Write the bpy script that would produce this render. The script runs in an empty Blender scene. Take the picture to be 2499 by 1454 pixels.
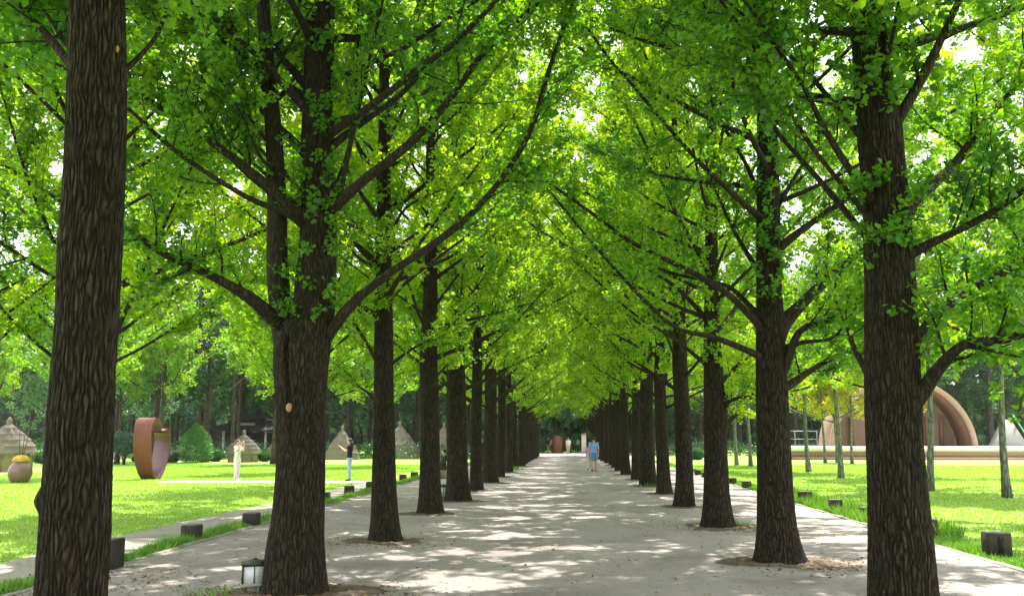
import bpy, math, random
import numpy as np
from mathutils import Vector, Matrix

# ------------------------------------------------------------------ camera
sc = bpy.context.scene
F_PX, CX, CY = 2300.0, 1249.5, 727.0
CAM_H = 1.70
PITCH, YAW = math.radians(8.41), math.radians(3.458)
cam_d = bpy.data.cameras.new("camera")
cam_d.sensor_width = 36.0
cam_d.lens = F_PX / 2499.0 * 36.0
cam_d.clip_start = 0.05
cam_d.clip_end = 3000
cam = bpy.data.objects.new("camera", cam_d)
cam.location = (0, 0, CAM_H)
cam.rotation_euler = (math.pi / 2 + PITCH, 0, YAW)
sc.collection.objects.link(cam)
sc.camera = cam

# ------------------------------------------------------------------ light
SUN_EL, SUN_AZ = math.radians(65), math.radians(14)      # azimuth measured from +Y towards +X
world = bpy.data.worlds.new("World")
sc.world = world
world.use_nodes = True
wn = world.node_tree
bg = wn.nodes["Background"]
sky = wn.nodes.new("ShaderNodeTexSky")
sky.sky_type = 'NISHITA'
sky.sun_disc = False
sky.sun_elevation = SUN_EL
sky.sun_rotation = SUN_AZ
sky.air_density = 1.0
sky.dust_density = 4.0
sky.ozone_density = 1.0
# thin bright summer cloud over most of the sky
w_tc = wn.nodes.new("ShaderNodeTexCoord")
w_no = wn.nodes.new("ShaderNodeTexNoise"); w_no.inputs['Scale'].default_value = 2.3; w_no.inputs['Detail'].default_value = 6
w_rp = wn.nodes.new("ShaderNodeValToRGB")
w_rp.color_ramp.elements[0].position, w_rp.color_ramp.elements[0].color = 0.30, (0.35, 0.35, 0.35, 1)
w_rp.color_ramp.elements[1].position, w_rp.color_ramp.elements[1].color = 0.52, (1, 1, 1, 1)
w_mx = wn.nodes.new("ShaderNodeMix"); w_mx.data_type = 'RGBA'
w_mx.inputs[7].default_value = (6.2, 6.3, 6.5, 1)
wn.links.new(w_tc.outputs['Generated'], w_no.inputs[0]); wn.links.new(w_no.outputs[0], w_rp.inputs[0])
wn.links.new(w_rp.outputs[0], w_mx.inputs[0]); wn.links.new(sky.outputs[0], w_mx.inputs[6])
wn.links.new(w_mx.outputs[2], bg.inputs[0])
bg.inputs[1].default_value = 0.15
sun_d = bpy.data.lights.new("sun", 'SUN')
sun_d.energy = 4.2
sun_d.angle = math.radians(0.55)
sun_d.color = (1.0, 0.95, 0.86)
sun = bpy.data.objects.new("sun", sun_d)
sv = Vector((math.sin(SUN_AZ) * math.cos(SUN_EL), math.cos(SUN_AZ) * math.cos(SUN_EL), math.sin(SUN_EL)))
sun.rotation_euler = (-sv).to_track_quat('-Z', 'Y').to_euler()
sun.location = (0, 0, 40)
sc.collection.objects.link(sun)
sc.view_settings.view_transform = 'Standard'
sc.view_settings.look = 'None'
sc.view_settings.exposure = 1.55
sc.view_settings.gamma = 1.0
sc.render.engine = 'CYCLES'
sc.cycles.use_denoising = True
sc.cycles.max_bounces = 7
sc.cycles.diffuse_bounces = 4
sc.cycles.transmission_bounces = 4
sc.cycles.glossy_bounces = 2
sc.cycles.caustics_reflective = False
sc.cycles.caustics_refractive = False
sc.cycles.sample_clamp_indirect = 6.0

# ------------------------------------------------------------------ helpers
R_CAM = cam.rotation_euler.to_matrix()


def ray(px, py):
    return R_CAM @ Vector(((px - CX) / F_PX, -(py - CY) / F_PX, -1.0))


def G(px, py, z=0.0):
    """ground point seen at photograph pixel"""
    d = ray(px, py)
    t = (z - CAM_H) / d.z
    return Vector((d.x * t, d.y * t, z))


def P(px, py, Y):
    """point at forward distance Y seen at photograph pixel"""
    d = ray(px, py)
    t = Y / d.y
    return Vector((d.x * t, Y, CAM_H + d.z * t))


def col_link(o):
    sc.collection.objects.link(o)
    return o


def tag(o, label=None, cat=None, group=None, kind=None):
    if label: o['label'] = label
    if cat: o['category'] = cat
    if group: o['group'] = group
    if kind: o['kind'] = kind
    return o


def empty(name, loc, rz=0.0):
    o = bpy.data.objects.new(name, None)
    o.empty_display_size = 0.2
    o.location = loc
    o.rotation_euler = (0, 0, rz)
    return col_link(o)


def copy_tree(o, parent=None):
    c = o.copy()
    col_link(c)
    c.parent = parent
    for ch in o.children:
        copy_tree(ch, c)
    return c


def raw_mesh(name, V, loops, starts, totals, smooth=True, attrs=None, mats=None):
    me = bpy.data.meshes.new(name)
    V = np.asarray(V, dtype=np.float32)
    me.vertices.add(len(V))
    me.vertices.foreach_set("co", V.ravel())
    me.loops.add(len(loops))
    me.loops.foreach_set("vertex_index", np.asarray(loops, dtype=np.int32))
    me.polygons.add(len(starts))
    me.polygons.foreach_set("loop_start", np.asarray(starts, dtype=np.int32))
    me.polygons.foreach_set("loop_total", np.asarray(totals, dtype=np.int32))
    if smooth:
        me.polygons.foreach_set("use_smooth", np.ones(len(starts), dtype=bool))
    for k, a in (attrs or {}).items():
        at = me.attributes.new(k, 'FLOAT', 'POINT')
        at.data.foreach_set("value", np.asarray(a, dtype=np.float32))
    me.update(calc_edges=True)
    me.validate()
    return me


class MB:
    """collects shapes and links them as ONE mesh object"""
    def __init__(self):
        self.V, self.L, self.T, self.A, self.n = [], [], [], [], 0

    def add(self, V, faces, a=None):
        V = np.asarray(V, dtype=float)
        for f in faces:
            self.L.extend(int(i) + self.n for i in f)
            self.T.append(len(f))
        self.V.append(V)
        self.A.append(np.zeros(len(V)) if a is None else np.asarray(a, float))
        self.n += len(V)
        return self

    def addq(self, V, Q, a=None):
        """quads as an (n,4) array: fast"""
        V = np.asarray(V, dtype=float)
        self.L.extend((np.asarray(Q) + self.n).ravel().tolist())
        self.T.extend([4] * len(Q))
        self.V.append(V)
        self.A.append(np.zeros(len(V)) if a is None else np.asarray(a, float))
        self.n += len(V)
        return self

    def box(self, c, s, rz=0.0, taper=1.0, rx=0.0, ry=0.0):
        sx, sy, sz = s[0] / 2, s[1] / 2, s[2] / 2
        v = []
        for z, k in ((-sz, 1.0), (sz, taper)):
            for x, y in ((-sx, -sy), (sx, -sy), (sx, sy), (-sx, sy)):
                v.append((x * k, y * k, z))
        M = Matrix.Rotation(rz, 3, 'Z') @ Matrix.Rotation(rx, 3, 'X') @ Matrix.Rotation(ry, 3, 'Y')
        v = [tuple(M @ Vector(p) + Vector(c)) for p in v]
        return self.add(v, [(3, 2, 1, 0), (4, 5, 6, 7), (0, 1, 5, 4), (1, 2, 6, 5), (2, 3, 7, 6), (3, 0, 4, 7)])

    def bevbox(self, c, s, b=0.02, rz=0.0):
        """box with chamfered vertical and top edges"""
        sx, sy = s[0] / 2, s[1] / 2
        def ring(z, k):
            x, y = sx - k, sy - k
            q = b
            return [(-x + q, -y, z), (x - q, -y, z), (x, -y + q, z), (x, y - q, z), (x - q, y, z), (-x + q, y, z), (-x, y - q, z), (-x, -y + q, z)]
        v = ring(0, 0) + ring(s[2] - b, 0) + ring(s[2], b * .8)
        M = Matrix.Rotation(rz, 3, 'Z')
        v = [tuple(M @ Vector(p) + Vector(c)) for p in v]
        f = [tuple(range(7, -1, -1)), tuple(range(16, 24))]
        for r in (0, 8):
            for i in range(8):
                j = (i + 1) % 8
                f.append((r + i, r + j, r + 8 + j, r + 8 + i))
        return self.add(v, f)

    def tube(self, pts, rad, sides=6, cap=True, a=0.0):
        V, Q = tube_arrays(pts, rad, sides)
        self.addq(V, Q, np.full(len(V), a))
        if cap:
            n = len(pts)
            base = self.n - len(V)
            self.L.extend([base + i for i in range(sides - 1, -1, -1)]); self.T.append(sides)
            self.L.extend([base + (n - 1) * sides + i for i in range(sides)]); self.T.append(sides)
        return self

    def lathe(self, prof, c=(0, 0, 0), sides=24, wob=0.0, rng=None):
        th = np.linspace(0, 2 * np.pi, sides, endpoint=False)
        V = []
        for r, z in prof:
            w = np.zeros(sides) if rng is None else rng.normal(0, wob, sides)
            V.append(np.stack([(r + w * (r > .01)) * np.cos(th) + c[0], (r + w * (r > .01)) * np.sin(th) + c[1], np.full(sides, z + c[2])], 1))
        n = len(prof)
        i = np.arange(sides); j = (i + 1) % sides
        Q = np.concatenate([np.stack([k * sides + i, k * sides + j, (k + 1) * sides + j, (k + 1) * sides + i], 1) for k in range(n - 1)])
        return self.addq(np.concatenate(V), Q)

    def ell(self, c, r, sides=14, rings=9, rot=None):
        V = []
        for k in range(rings + 1):
            ph = math.pi * k / rings
            for i in range(sides):
                t = 2 * math.pi * i / sides
                p = Vector((r[0] * math.sin(ph) * math.cos(t), r[1] * math.sin(ph) * math.sin(t), -r[2] * math.cos(ph)))
                if rot is not None: p = rot @ p
                V.append(tuple(p + Vector(c)))
        i = np.arange(sides); j = (i + 1) % sides
        Q = np.concatenate([np.stack([k * sides + i, k * sides + j, (k + 1) * sides + j, (k + 1) * sides + i], 1) for k in range(rings)])
        return self.addq(V, Q)

    def build(self, name, mat, parent=None, smooth=True, attr=None, world=True, thing=False, edge=None):
        V = np.concatenate(self.V)
        loc = None
        if parent is not None and world:
            root = parent
            off = Vector(parent.location)
            while root.parent is not None:
                root = root.parent
                off = off + Vector(root.location)
            V = V - np.array(off)
        starts = np.concatenate([[0], np.cumsum(self.T)[:-1]])
        me = raw_mesh(name, V, self.L, starts, self.T, smooth, {attr: np.concatenate(self.A)} if attr else None)
        me.materials.append(mat)
        o = bpy.data.objects.new(name, me)
        col_link(o)
        if parent is not None:
            o.parent = parent
        if edge:
            me.set_sharp_from_angle(angle=math.radians(edge))
        return o


def tube_arrays(pts, rad, sides):
    p = np.asarray([tuple(q) for q in pts], dtype=float)
    r = np.asarray(rad, dtype=float)
    t = np.gradient(p, axis=0)
    t /= np.linalg.norm(t, axis=1)[:, None] + 1e-9
    ref = np.array([0.31, 0.17, 0.93]) if abs(t[0][2]) < 0.8 else np.array([1.0, 0.05, 0.1])
    u = np.cross(t, ref); u /= np.linalg.norm(u, axis=1)[:, None] + 1e-9
    v = np.cross(t, u)
    th = np.linspace(0, 2 * np.pi, sides, endpoint=False)
    V = p[:, None, :] + r[:, None, None] * (np.cos(th)[None, :, None] * u[:, None, :] + np.sin(th)[None, :, None] * v[:, None, :])
    n = len(p)
    i = np.arange(sides); j = (i + 1) % sides
    k = np.arange(n - 1)[:, None]
    Q = np.stack([k * sides + i, k * sides + j, (k + 1) * sides + j, (k + 1) * sides + i], -1).reshape(-1, 4)
    return V.reshape(-1, 3), Q


# ------------------------------------------------------------------ materials
def new_mat(name):
    m = bpy.data.materials.new(name)
    m.use_nodes = True
    nt = m.node_tree
    b = nt.nodes["Principled BSDF"]
    return m, nt, b


def N(nt, typ, **kw):
    n = nt.nodes.new(typ)
    for k, v in kw.items():
        setattr(n, k, v)
    return n


def ramp(nt, stops):
    r = nt.nodes.new("ShaderNodeValToRGB")
    e = r.color_ramp.elements
    e[0].position, e[0].color = stops[0][0], (*stops[0][1], 1)
    e[1].position, e[1].color = stops[-1][0], (*stops[-1][1], 1)
    for p, c in stops[1:-1]:
        q = e.new(p); q.color = (*c, 1)
    return r


def coords(nt, scale=(1, 1, 1), kind='Object'):
    tc = N(nt, "ShaderNodeTexCoord")
    mp = N(nt, "ShaderNodeMapping")
    mp.inputs['Scale'].default_value = scale
    nt.links.new(tc.outputs[kind], mp.inputs[0])
    return mp.outputs[0]


def noise(nt, vec, scale, detail=4, rough=0.6, dist=0.0):
    n = N(nt, "ShaderNodeTexNoise")
    n.inputs['Scale'].default_value = scale
    n.inputs['Detail'].default_value = detail
    n.inputs['Roughness'].default_value = rough
    n.inputs['Distortion'].default_value = dist
    if vec is not None: nt.links.new(vec, n.inputs['Vector'])
    return n


def mix(nt, f, a, b, blend='MIX'):
    m = N(nt, "ShaderNodeMix", data_type='RGBA', blend_type=blend)
    for s, v in ((m.inputs[0], f), (m.inputs[6], a), (m.inputs[7], b)):
        if hasattr(v, 'node'): nt.links.new(v, s)
        elif isinstance(v, (int, float)): s.default_value = v
        else: s.default_value = (*v, 1)
    return m.outputs[2]


def bump(nt, h, b, strength=0.5, dist=0.02):
    n = N(nt, "ShaderNodeBump")
    n.inputs['Strength'].default_value = strength
    n.inputs['Distance'].default_value = dist
    nt.links.new(h, n.inputs['Height'])
    nt.links.new(n.outputs[0], b.inputs['Normal'])
    return n


def simple(name, c1, c2=None, scale=6.0, rough=0.7, metal=0.0, bmp=0.2, stretch=(1, 1, 1), bd=0.01, spec=0.4):
    m, nt, b = new_mat(name)
    c2 = c2 or tuple(x * 0.75 for x in c1)
    v = coords(nt, stretch)
    n = noise(nt, v, scale, 5, 0.65)
    r = ramp(nt, [(0.3, c2), (0.7, c1)])
    nt.links.new(n.outputs[0], r.inputs[0])
    nt.links.new(r.outputs[0], b.inputs['Base Color'])
    b.inputs['Roughness'].default_value = rough
    b.inputs['Metallic'].default_value = metal
    b.inputs['Specular IOR Level'].default_value = spec
    if bmp:
        n2 = noise(nt, v, scale * 4, 4, 0.7)
        bump(nt, n2.outputs[0], b, bmp, bd)
    return m


def leaf_mat(name, stops, trans=0.5, tcol=1.6, gloss=0.035):
    """thin leaf: reflects and transmits; colour varies from leaf to leaf"""
    m = bpy.data.materials.new(name)
    m.use_nodes = True
    nt = m.node_tree
    nt.nodes.clear()
    out = N(nt, "ShaderNodeOutputMaterial")
    at = N(nt, "ShaderNodeAttribute", attribute_name="tint")
    r = ramp(nt, stops)
    nt.links.new(at.outputs['Fac'], r.inputs[0])
    d = N(nt, "ShaderNodeBsdfDiffuse")
    nt.links.new(r.outputs[0], d.inputs[0])
    tr = N(nt, "ShaderNodeBsdfTranslucent")
    tc = mix(nt, 1.0, r.outputs[0], (tcol * 1.15, tcol, tcol * 0.35), 'MULTIPLY')
    nt.links.new(tc, tr.inputs[0])
    mx = N(nt, "ShaderNodeMixShader"); mx.inputs[0].default_value = trans
    nt.links.new(d.outputs[0], mx.inputs[1]); nt.links.new(tr.outputs[0], mx.inputs[2])
    gl = N(nt, "ShaderNodeBsdfGlossy"); gl.inputs['Roughness'].default_value = 0.42
    gl.inputs[0].default_value = (0.9, 0.95, 1, 1)
    m2 = N(nt, "ShaderNodeMixShader"); m2.inputs[0].default_value = gloss
    nt.links.new(mx.outputs[0], m2.inputs[1]); nt.links.new(gl.outputs[0], m2.inputs[2])
    nt.links.new(m2.outputs[0], out.inputs[0])
    return m


def bark_mat(name, dark, light, moss=0.25, scale=1.0, bmp=1.0, ridged=False):
    m, nt, b = new_mat(name)
    v = coords(nt, (1, 1, 0.17))
    n1 = noise(nt, v, 17 * scale, 5, 0.62, 0.6)
    vo = N(nt, "ShaderNodeTexVoronoi", feature='DISTANCE_TO_EDGE')
    vo.inputs['Scale'].default_value = 19 * scale
    v2 = N(nt, "ShaderNodeVectorMath", operation='ADD')
    sc_ = N(nt, "ShaderNodeVectorMath", operation='SCALE'); sc_.inputs['Scale'].default_value = 0.11 / scale
    nn = noise(nt, v, 5 * scale, 3, 0.5)
    nt.links.new(nn.outputs[1], sc_.inputs[0])
    nt.links.new(v, v2.inputs[0]); nt.links.new(sc_.outputs[0], v2.inputs[1])
    nt.links.new(v2.outputs[0], vo.inputs['Vector'])
    mr = N(nt, "ShaderNodeMapRange"); mr.inputs['From Max'].default_value = 0.22
    nt.links.new(vo.outputs['Distance'], mr.inputs[0])
    at = N(nt, "ShaderNodeAttribute", attribute_name="ridge")
    r = ramp(nt, [(0.25, dark), (0.75, light)])
    nt.links.new(n1.outputs[0], r.inputs[0])
    c = mix(nt, mr.outputs[0], tuple(x * 0.55 for x in dark), r.outputs[0])
    big = noise(nt, coords(nt), 1.6, 3, 0.6)
    rg = ramp(nt, [(0.48, (0, 0, 0)), (0.72, (1, 1, 1))])
    nt.links.new(big.outputs[0], rg.inputs[0])
    mm = N(nt, "ShaderNodeMath", operation='MULTIPLY'); mm.inputs[1].default_value = moss
    nt.links.new(rg.outputs[0], mm.inputs[0])
    c = mix(nt, mm.outputs[0], c, (dark[1] * 0.9, dark[1] * 1.3, dark[2] * 0.6))
    # bark colour follows the relief: darker in the furrows, paler on the ridge crests
    m3 = ramp(nt, [(0.0, (0.42, 0.38, 0.34)), (0.55, (0.85, 0.83, 0.80)), (1.0, (1.5, 1.5, 1.45))])
    nt.links.new(at.outputs['Fac'], m3.inputs[0])
    if ridged: c = mix(nt, 1.0, c, m3.outputs[0], 'MULTIPLY')
    nt.links.new(c, b.inputs['Base Color'])
    b.inputs['Roughness'].default_value = 0.9
    b.inputs['Specular IOR Level'].default_value = 0.2
    ad = N(nt, "ShaderNodeMath", operation='ADD')
    nt.links.new(mr.outputs[0], ad.inputs[0]); nt.links.new(n1.outputs[0], ad.inputs[1])
    bump(nt, ad.outputs[0], b, bmp, 0.014)
    return m


M = {}
M['bark'] = bark_mat("ginkgo_bark", (0.026, 0.019, 0.013), (0.082, 0.066, 0.045), 0.35, 1.5, 0.7, True)
M['bark_limb'] = bark_mat("ginkgo_limb_bark", (0.026, 0.019, 0.013), (0.070, 0.055, 0.038), 0.25, 1.5, 0.7)
M['bark_pale'] = bark_mat("pale_bark", (0.12, 0.12, 0.10), (0.30, 0.31, 0.27), 0.2, 0.8, 0.5)
M['bark_forest'] = bark_mat("forest_bark", (0.045, 0.035, 0.028), (0.12, 0.095, 0.075), 0.3, 0.6, 0.6)
M['leaf'] = leaf_mat("ginkgo_leaf", [(0.0, (0.055, 0.155, 0.010)), (0.4, (0.150, 0.310, 0.012)), (0.75, (0.26, 0.420, 0.014)), (1.0, (0.34, 0.46, 0.012))], 0.58, 1.95)  # brighter, yellower copy: the glow of the far crowns is put into the colour
M['leaf_shade'] = leaf_mat("shaded_ginkgo_leaf", [(0.0, (0.030, 0.120, 0.010)), (0.45, (0.085, 0.245, 0.011)), (0.85, (0.16, 0.345, 0.013)), (1.0, (0.24, 0.40, 0.014))], 0.52, 1.75)  # same ginkgo leaf, darkened: the shade of the near crowns painted into its colour
M['leaf_young'] = leaf_mat("young_leaf", [(0.0, (0.05, 0.16, 0.012)), (0.5, (0.13, 0.30, 0.015)), (1.0, (0.30, 0.42, 0.02))], 0.5, 1.6)
M['leaf_yellow'] = leaf_mat("yellow_leaf", [(0.0, (0.14, 0.26, 0.012)), (0.5, (0.38, 0.42, 0.015)), (1.0, (0.62, 0.36, 0.02))], 0.5, 1.35)
M['leaf_forest'] = leaf_mat("forest_leaf", [(0.0, (0.010, 0.045, 0.010)), (0.5, (0.025, 0.100, 0.018)), (0.85, (0.05, 0.14, 0.02)), (1.0, (0.11, 0.22, 0.03))], 0.35, 1.5)
M['leaf_blue'] = leaf_mat("blue_green_leaf", [(0.0, (0.015, 0.065, 0.045)), (0.5, (0.035, 0.115, 0.080)), (1.0, (0.13, 0.23, 0.17))], 0.3, 1.2, 0.06)
M['leaf_pale'] = leaf_mat("pale_leaf", [(0.0, (0.04, 0.13, 0.07)), (0.5, (0.10, 0.23, 0.13)), (1.0, (0.22, 0.35, 0.22))], 0.35, 1.3, 0.05)
M['shrub'] = leaf_mat("shrub_leaf", [(0.0, (0.020, 0.075, 0.030)), (0.5, (0.045, 0.15, 0.050)), (1.0, (0.10, 0.25, 0.07))], 0.35, 1.4, 0.04)
M['shrub_bright'] = leaf_mat("bright_shrub_leaf", [(0.0, (0.035, 0.13, 0.035)), (0.5, (0.085, 0.26, 0.06)), (1.0, (0.18, 0.40, 0.10))], 0.35, 1.4, 0.04)
M['blade'] = leaf_mat("grass_blade", [(0.0, (0.055, 0.18, 0.012)), (0.5, (0.17, 0.38, 0.045)), (1.0, (0.38, 0.56, 0.12))], 0.45, 1.3, 0.04)


def lawn_mat():
    m, nt, b = new_mat("lawn_turf")
    v = coords(nt)
    n1 = noise(nt, v, 0.22, 5, 0.6)
    n2 = noise(nt, v, 26, 6, 0.75)
    r1 = ramp(nt, [(0.3, (0.28, 0.47, 0.08)), (0.7, (0.40, 0.56, 0.14))])
    nt.links.new(n1.outputs[0], r1.inputs[0])
    r2 = ramp(nt, [(0.25, (0.5, 0.55, 0.45)), (0.6, (1, 1, 1)), (0.85, (1.15, 1.1, 1.0))])
    nt.links.new(n2.outputs[0], r2.inputs[0])
    c = mix(nt, 1.0, r1.outputs[0], r2.outputs[0], 'MULTIPLY')
    n5 = noise(nt, v, 1.1, 6, 0.7, 0.5)
    r5 = ramp(nt, [(0.58, (0, 0, 0)), (0.75, (0.55, 0.55, 0.55))])
    nt.links.new(n5.outputs[0], r5.inputs[0])
    c = mix(nt, r5.outputs[0], c, (0.17, 0.30, 0.05))
    nt.links.new(c, b.inputs['Base Color'])
    b.inputs['Roughness'].default_value = 0.9
    b.inputs['Specular IOR Level'].default_value = 0.1
    bump(nt, n2.outputs[0], b, 0.9, 0.05)
    return m


def sand_mat(name, c1, c2, damp):
    m, nt, b = new_mat(name)
    v = coords(nt)
    n1 = noise(nt, v, 0.55, 7, 0.62, 0.4)
    r1 = ramp(nt, [(0.30, damp), (0.47, c2), (0.72, c1)])
    nt.links.new(n1.outputs[0], r1.inputs[0])
    n2 = noise(nt, v, 70, 5, 0.8)
    r2 = ramp(nt, [(0.28, (0.62, 0.60, 0.58)), (0.5, (1, 1, 1)), (0.75, (1.12, 1.1, 1.08))])
    nt.links.new(n2.outputs[0], r2.inputs[0])
    c = mix(nt, 1.0, r1.outputs[0], r2.outputs[0], 'MULTIPLY')
    n3 = noise(nt, v, 9, 6, 0.7)
    r3 = ramp(nt, [(0.56, (0, 0, 0)), (0.70, (1, 1, 1))])
    nt.links.new(n3.outputs[0], r3.inputs[0])
    k = N(nt, "ShaderNodeMath", operation='MULTIPLY'); k.inputs[1].default_value = 0.6
    nt.links.new(r3.outputs[0], k.inputs[0])
    c = mix(nt, k.outputs[0], c, tuple(x * 0.62 for x in damp))
    nt.links.new(c, b.inputs['Base Color'])
    b.inputs['Roughness'].default_value = 0.95
    b.inputs['Specular IOR Level'].default_value = 0.15
    a = N(nt, "ShaderNodeMath", operation='ADD')
    n4 = noise(nt, v, 3.0, 5, 0.6)
    sc4 = N(nt, "ShaderNodeMath", operation='MULTIPLY'); sc4.inputs[1].default_value = 2.2
    nt.links.new(n4.outputs[0], sc4.inputs[0])
    nt.links.new(n2.outputs[0], a.inputs[0]); nt.links.new(sc4.outputs[0], a.inputs[1])
    bump(nt, a.outputs[0], b, 0.85, 0.04)
    return m


M['lawn'] = lawn_mat()
M['sand'] = sand_mat("packed_sand", (0.48, 0.435, 0.41), (0.40, 0.36, 0.34), (0.285, 0.25, 0.23))
M['sand2'] = sand_mat("pale_sand", (0.50, 0.47, 0.42), (0.42, 0.39, 0.34), (0.30, 0.30, 0.22))
M['grit'] = simple("grit", (0.40, 0.36, 0.32), (0.10, 0.085, 0.07), 40, 0.9, 0, 0)
M['soil'] = simple("tree_soil", (0.21, 0.165, 0.13), (0.10, 0.075, 0.055), 14, 0.95, 0, 0.8, bd=0.03, spec=0.1)
M['kerb'] = simple("kerb_stone", (0.33, 0.32, 0.28), (0.17, 0.17, 0.13), 5, 0.9, 0, 0.5)
M['post'] = simple("weathered_post", (0.055, 0.047, 0.036), (0.022, 0.019, 0.015), 9, 0.9, 0, 0.7, (1, 1, 0.3))
M['post_top'] = simple("post_top", (0.17, 0.16, 0.12), (0.08, 0.09, 0.05), 12, 0.9, 0, 0.5)
M['black'] = simple("dark_recess", (0.012, 0.012, 0.012), None, 5, 0.9, 0, 0)
M['thatch'] = simple("thatch", (0.28, 0.235, 0.215), (0.15, 0.125, 0.115), 7, 0.95, 0, 1.0, (3, 3, 0.6), 0.04, 0.1)
M['thatch_dark'] = simple("old_thatch", (0.24, 0.18, 0.15), (0.12, 0.09, 0.08), 7, 0.95, 0, 1.0, (3, 3, 0.6), 0.04, 0.1)
M['mud'] = simple("mud_wall", (0.26, 0.21, 0.13), (0.17, 0.135, 0.08), 4, 0.95, 0, 0.4)
M['corten'] = simple("rusty_steel", (0.20, 0.056, 0.036), (0.11, 0.032, 0.022), 2.2, 0.45, 0.1, 0.12, (1, 1, 0.5))
M['corten_in'] = simple("polished_steel", (0.18, 0.11, 0.13), (0.13, 0.06, 0.065), 2.0, 0.30, 0.35, 0.05, (1, 1, 0.5))
M['jar'] = simple("glazed_clay", (0.20, 0.12, 0.095), (0.13, 0.075, 0.06), 3, 0.32, 0, 0.1)
M['yellow'] = simple("yellow_cloth", (0.52, 0.33, 0.05), (0.38, 0.23, 0.04), 8, 0.8, 0, 0.5)
M['rod'] = simple("dry_stem", (0.09, 0.07, 0.05), None, 8, 0.8)
M['tile'] = simple("dark_roof_tile", (0.045, 0.046, 0.055), (0.02, 0.02, 0.025), 6, 0.6, 0, 0.5, (4, 1, 1))
M['darkwood'] = simple("dark_timber", (0.055, 0.030, 0.022), (0.03, 0.018, 0.012), 6, 0.7, 0, 0.4)
M['plaster'] = simple("plaster", (0.62, 0.60, 0.56), (0.5, 0.48, 0.44), 4, 0.9)
M['cream'] = simple("cream_board", (0.30, 0.205, 0.135), (0.23, 0.15, 0.10), 3, 0.8)
M['planks'] = simple("arch_planks", (0.28, 0.145, 0.075), (0.18, 0.085, 0.045), 5, 0.7, 0, 0.5, (0.4, 0.4, 5))
M['brick'] = simple("brown_fascia", (0.36, 0.24, 0.18), (0.24, 0.15, 0.11), 7, 0.85, 0, 0.4)
M['stage'] = simple("stage_white", (0.78, 0.75, 0.74), (0.66, 0.62, 0.61), 3, 0.8)
M['rail'] = simple("grey_rail", (0.36, 0.36, 0.38), None, 5, 0.5, 0.3, 0)
M['tent'] = simple("grey_canvas", (0.26, 0.27, 0.24), (0.20, 0.21, 0.18), 4, 0.8)
M['greenpipe'] = simple("green_pipe", (0.10, 0.40, 0.12), None, 5, 0.5, 0, 0)
M['lampframe'] = simple("aged_bronze", (0.085, 0.095, 0.075), (0.05, 0.055, 0.042), 14, 0.5, 0.5, 0.3)
M['lamppane'] = simple("frosted_pane", (0.80, 0.84, 0.85), (0.74, 0.79, 0.82), 3, 0.45, 0, 0.0)
M['lampbase'] = simple("lamp_ledge", (0.36, 0.36, 0.28), (0.24, 0.24, 0.18), 12, 0.8)
M['wound'] = simple("cut_wood", (0.50, 0.30, 0.15), (0.33, 0.18, 0.09), 12, 0.8)
M['orange'] = simple("orange_board", (0.22, 0.085, 0.028), (0.10, 0.04, 0.018), 3, 0.7)
M['skin'] = simple("skin", (0.55, 0.36, 0.27), (0.50, 0.32, 0.24), 8, 0.55, 0, 0)
M['hair'] = simple("dark_hair", (0.022, 0.016, 0.014), None, 30, 0.5, 0, 0.3)
M['hair_b'] = simple("brown_hair", (0.10, 0.055, 0.035), None, 30, 0.5, 0, 0.3)
M['litter'] = leaf_mat("dry_leaf", [(0.0, (0.10, 0.055, 0.03)), (0.6, (0.22, 0.13, 0.07)), (1.0, (0.42, 0.32, 0.10))], 0.15, 1.0, 0.02)


def cloth(name, c):
    return simple(name, c, tuple(x * 0.8 for x in c), 12, 0.85, 0, 0.25, bd=0.006, spec=0.2)


# ------------------------------------------------------------------ leaves and trees
rs = np.random.RandomState


def norm(a):
    return a / (np.linalg.norm(a, axis=-1, keepdims=True) + 1e-9)


def leaf_mesh(name, base, d, n, size, tint, fan=True):
    """base (k,3), direction d, normal n, size (k,), tint (k,)"""
    k = len(base)
    d = norm(d)
    s = norm(np.cross(d, n))
    n = np.cross(s, d)
    if fan:
        shp = [(0, 0, 0), (-0.58, 0.62, 0.12), (-0.24, 1.0, 0.06), (0, 0.84, -0.04), (0.24, 1.0, 0.06), (0.58, 0.62, 0.12)]
        quads = np.array([(0, 3, 2, 1), (0, 5, 4, 3)])
    else:
        shp = [(0, 0, 0), (0.42, 0.5, 0.06), (0, 1.0, 0), (-0.42, 0.5, 0.06)]
        quads = np.array([(0, 1, 2, 3)])
    q = len(shp)
    V = np.empty((k, q, 3), dtype=np.float32)
    for i, (a, b, c) in enumerate(shp):
        V[:, i] = base + size[:, None] * (a * s + b * d + c * n)
    idx = (np.arange(k)[:, None, None] * q + quads[None]).reshape(-1, 4)
    T = np.full(len(idx), 4)
    me = raw_mesh(name, V.reshape(-1, 3), idx.ravel(), np.arange(len(idx)) * 4, T, False, {'tint': np.repeat(tint, q)})
    return me


def grow(r, start, d, length, n, up, wob):
    """a branch: n points that bend upwards"""
    pts = [np.array(start, float)]
    d = np.array(d, float); d /= np.linalg.norm(d)
    st = length / (n - 1)
    for i in range(n - 1):
        d = d + np.array([0, 0, up / n]) + r.normal(0, wob / math.sqrt(n), 3)
        d /= np.linalg.norm(d)
        pts.append(pts[-1] + d * st)
    return np.array(pts)


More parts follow.
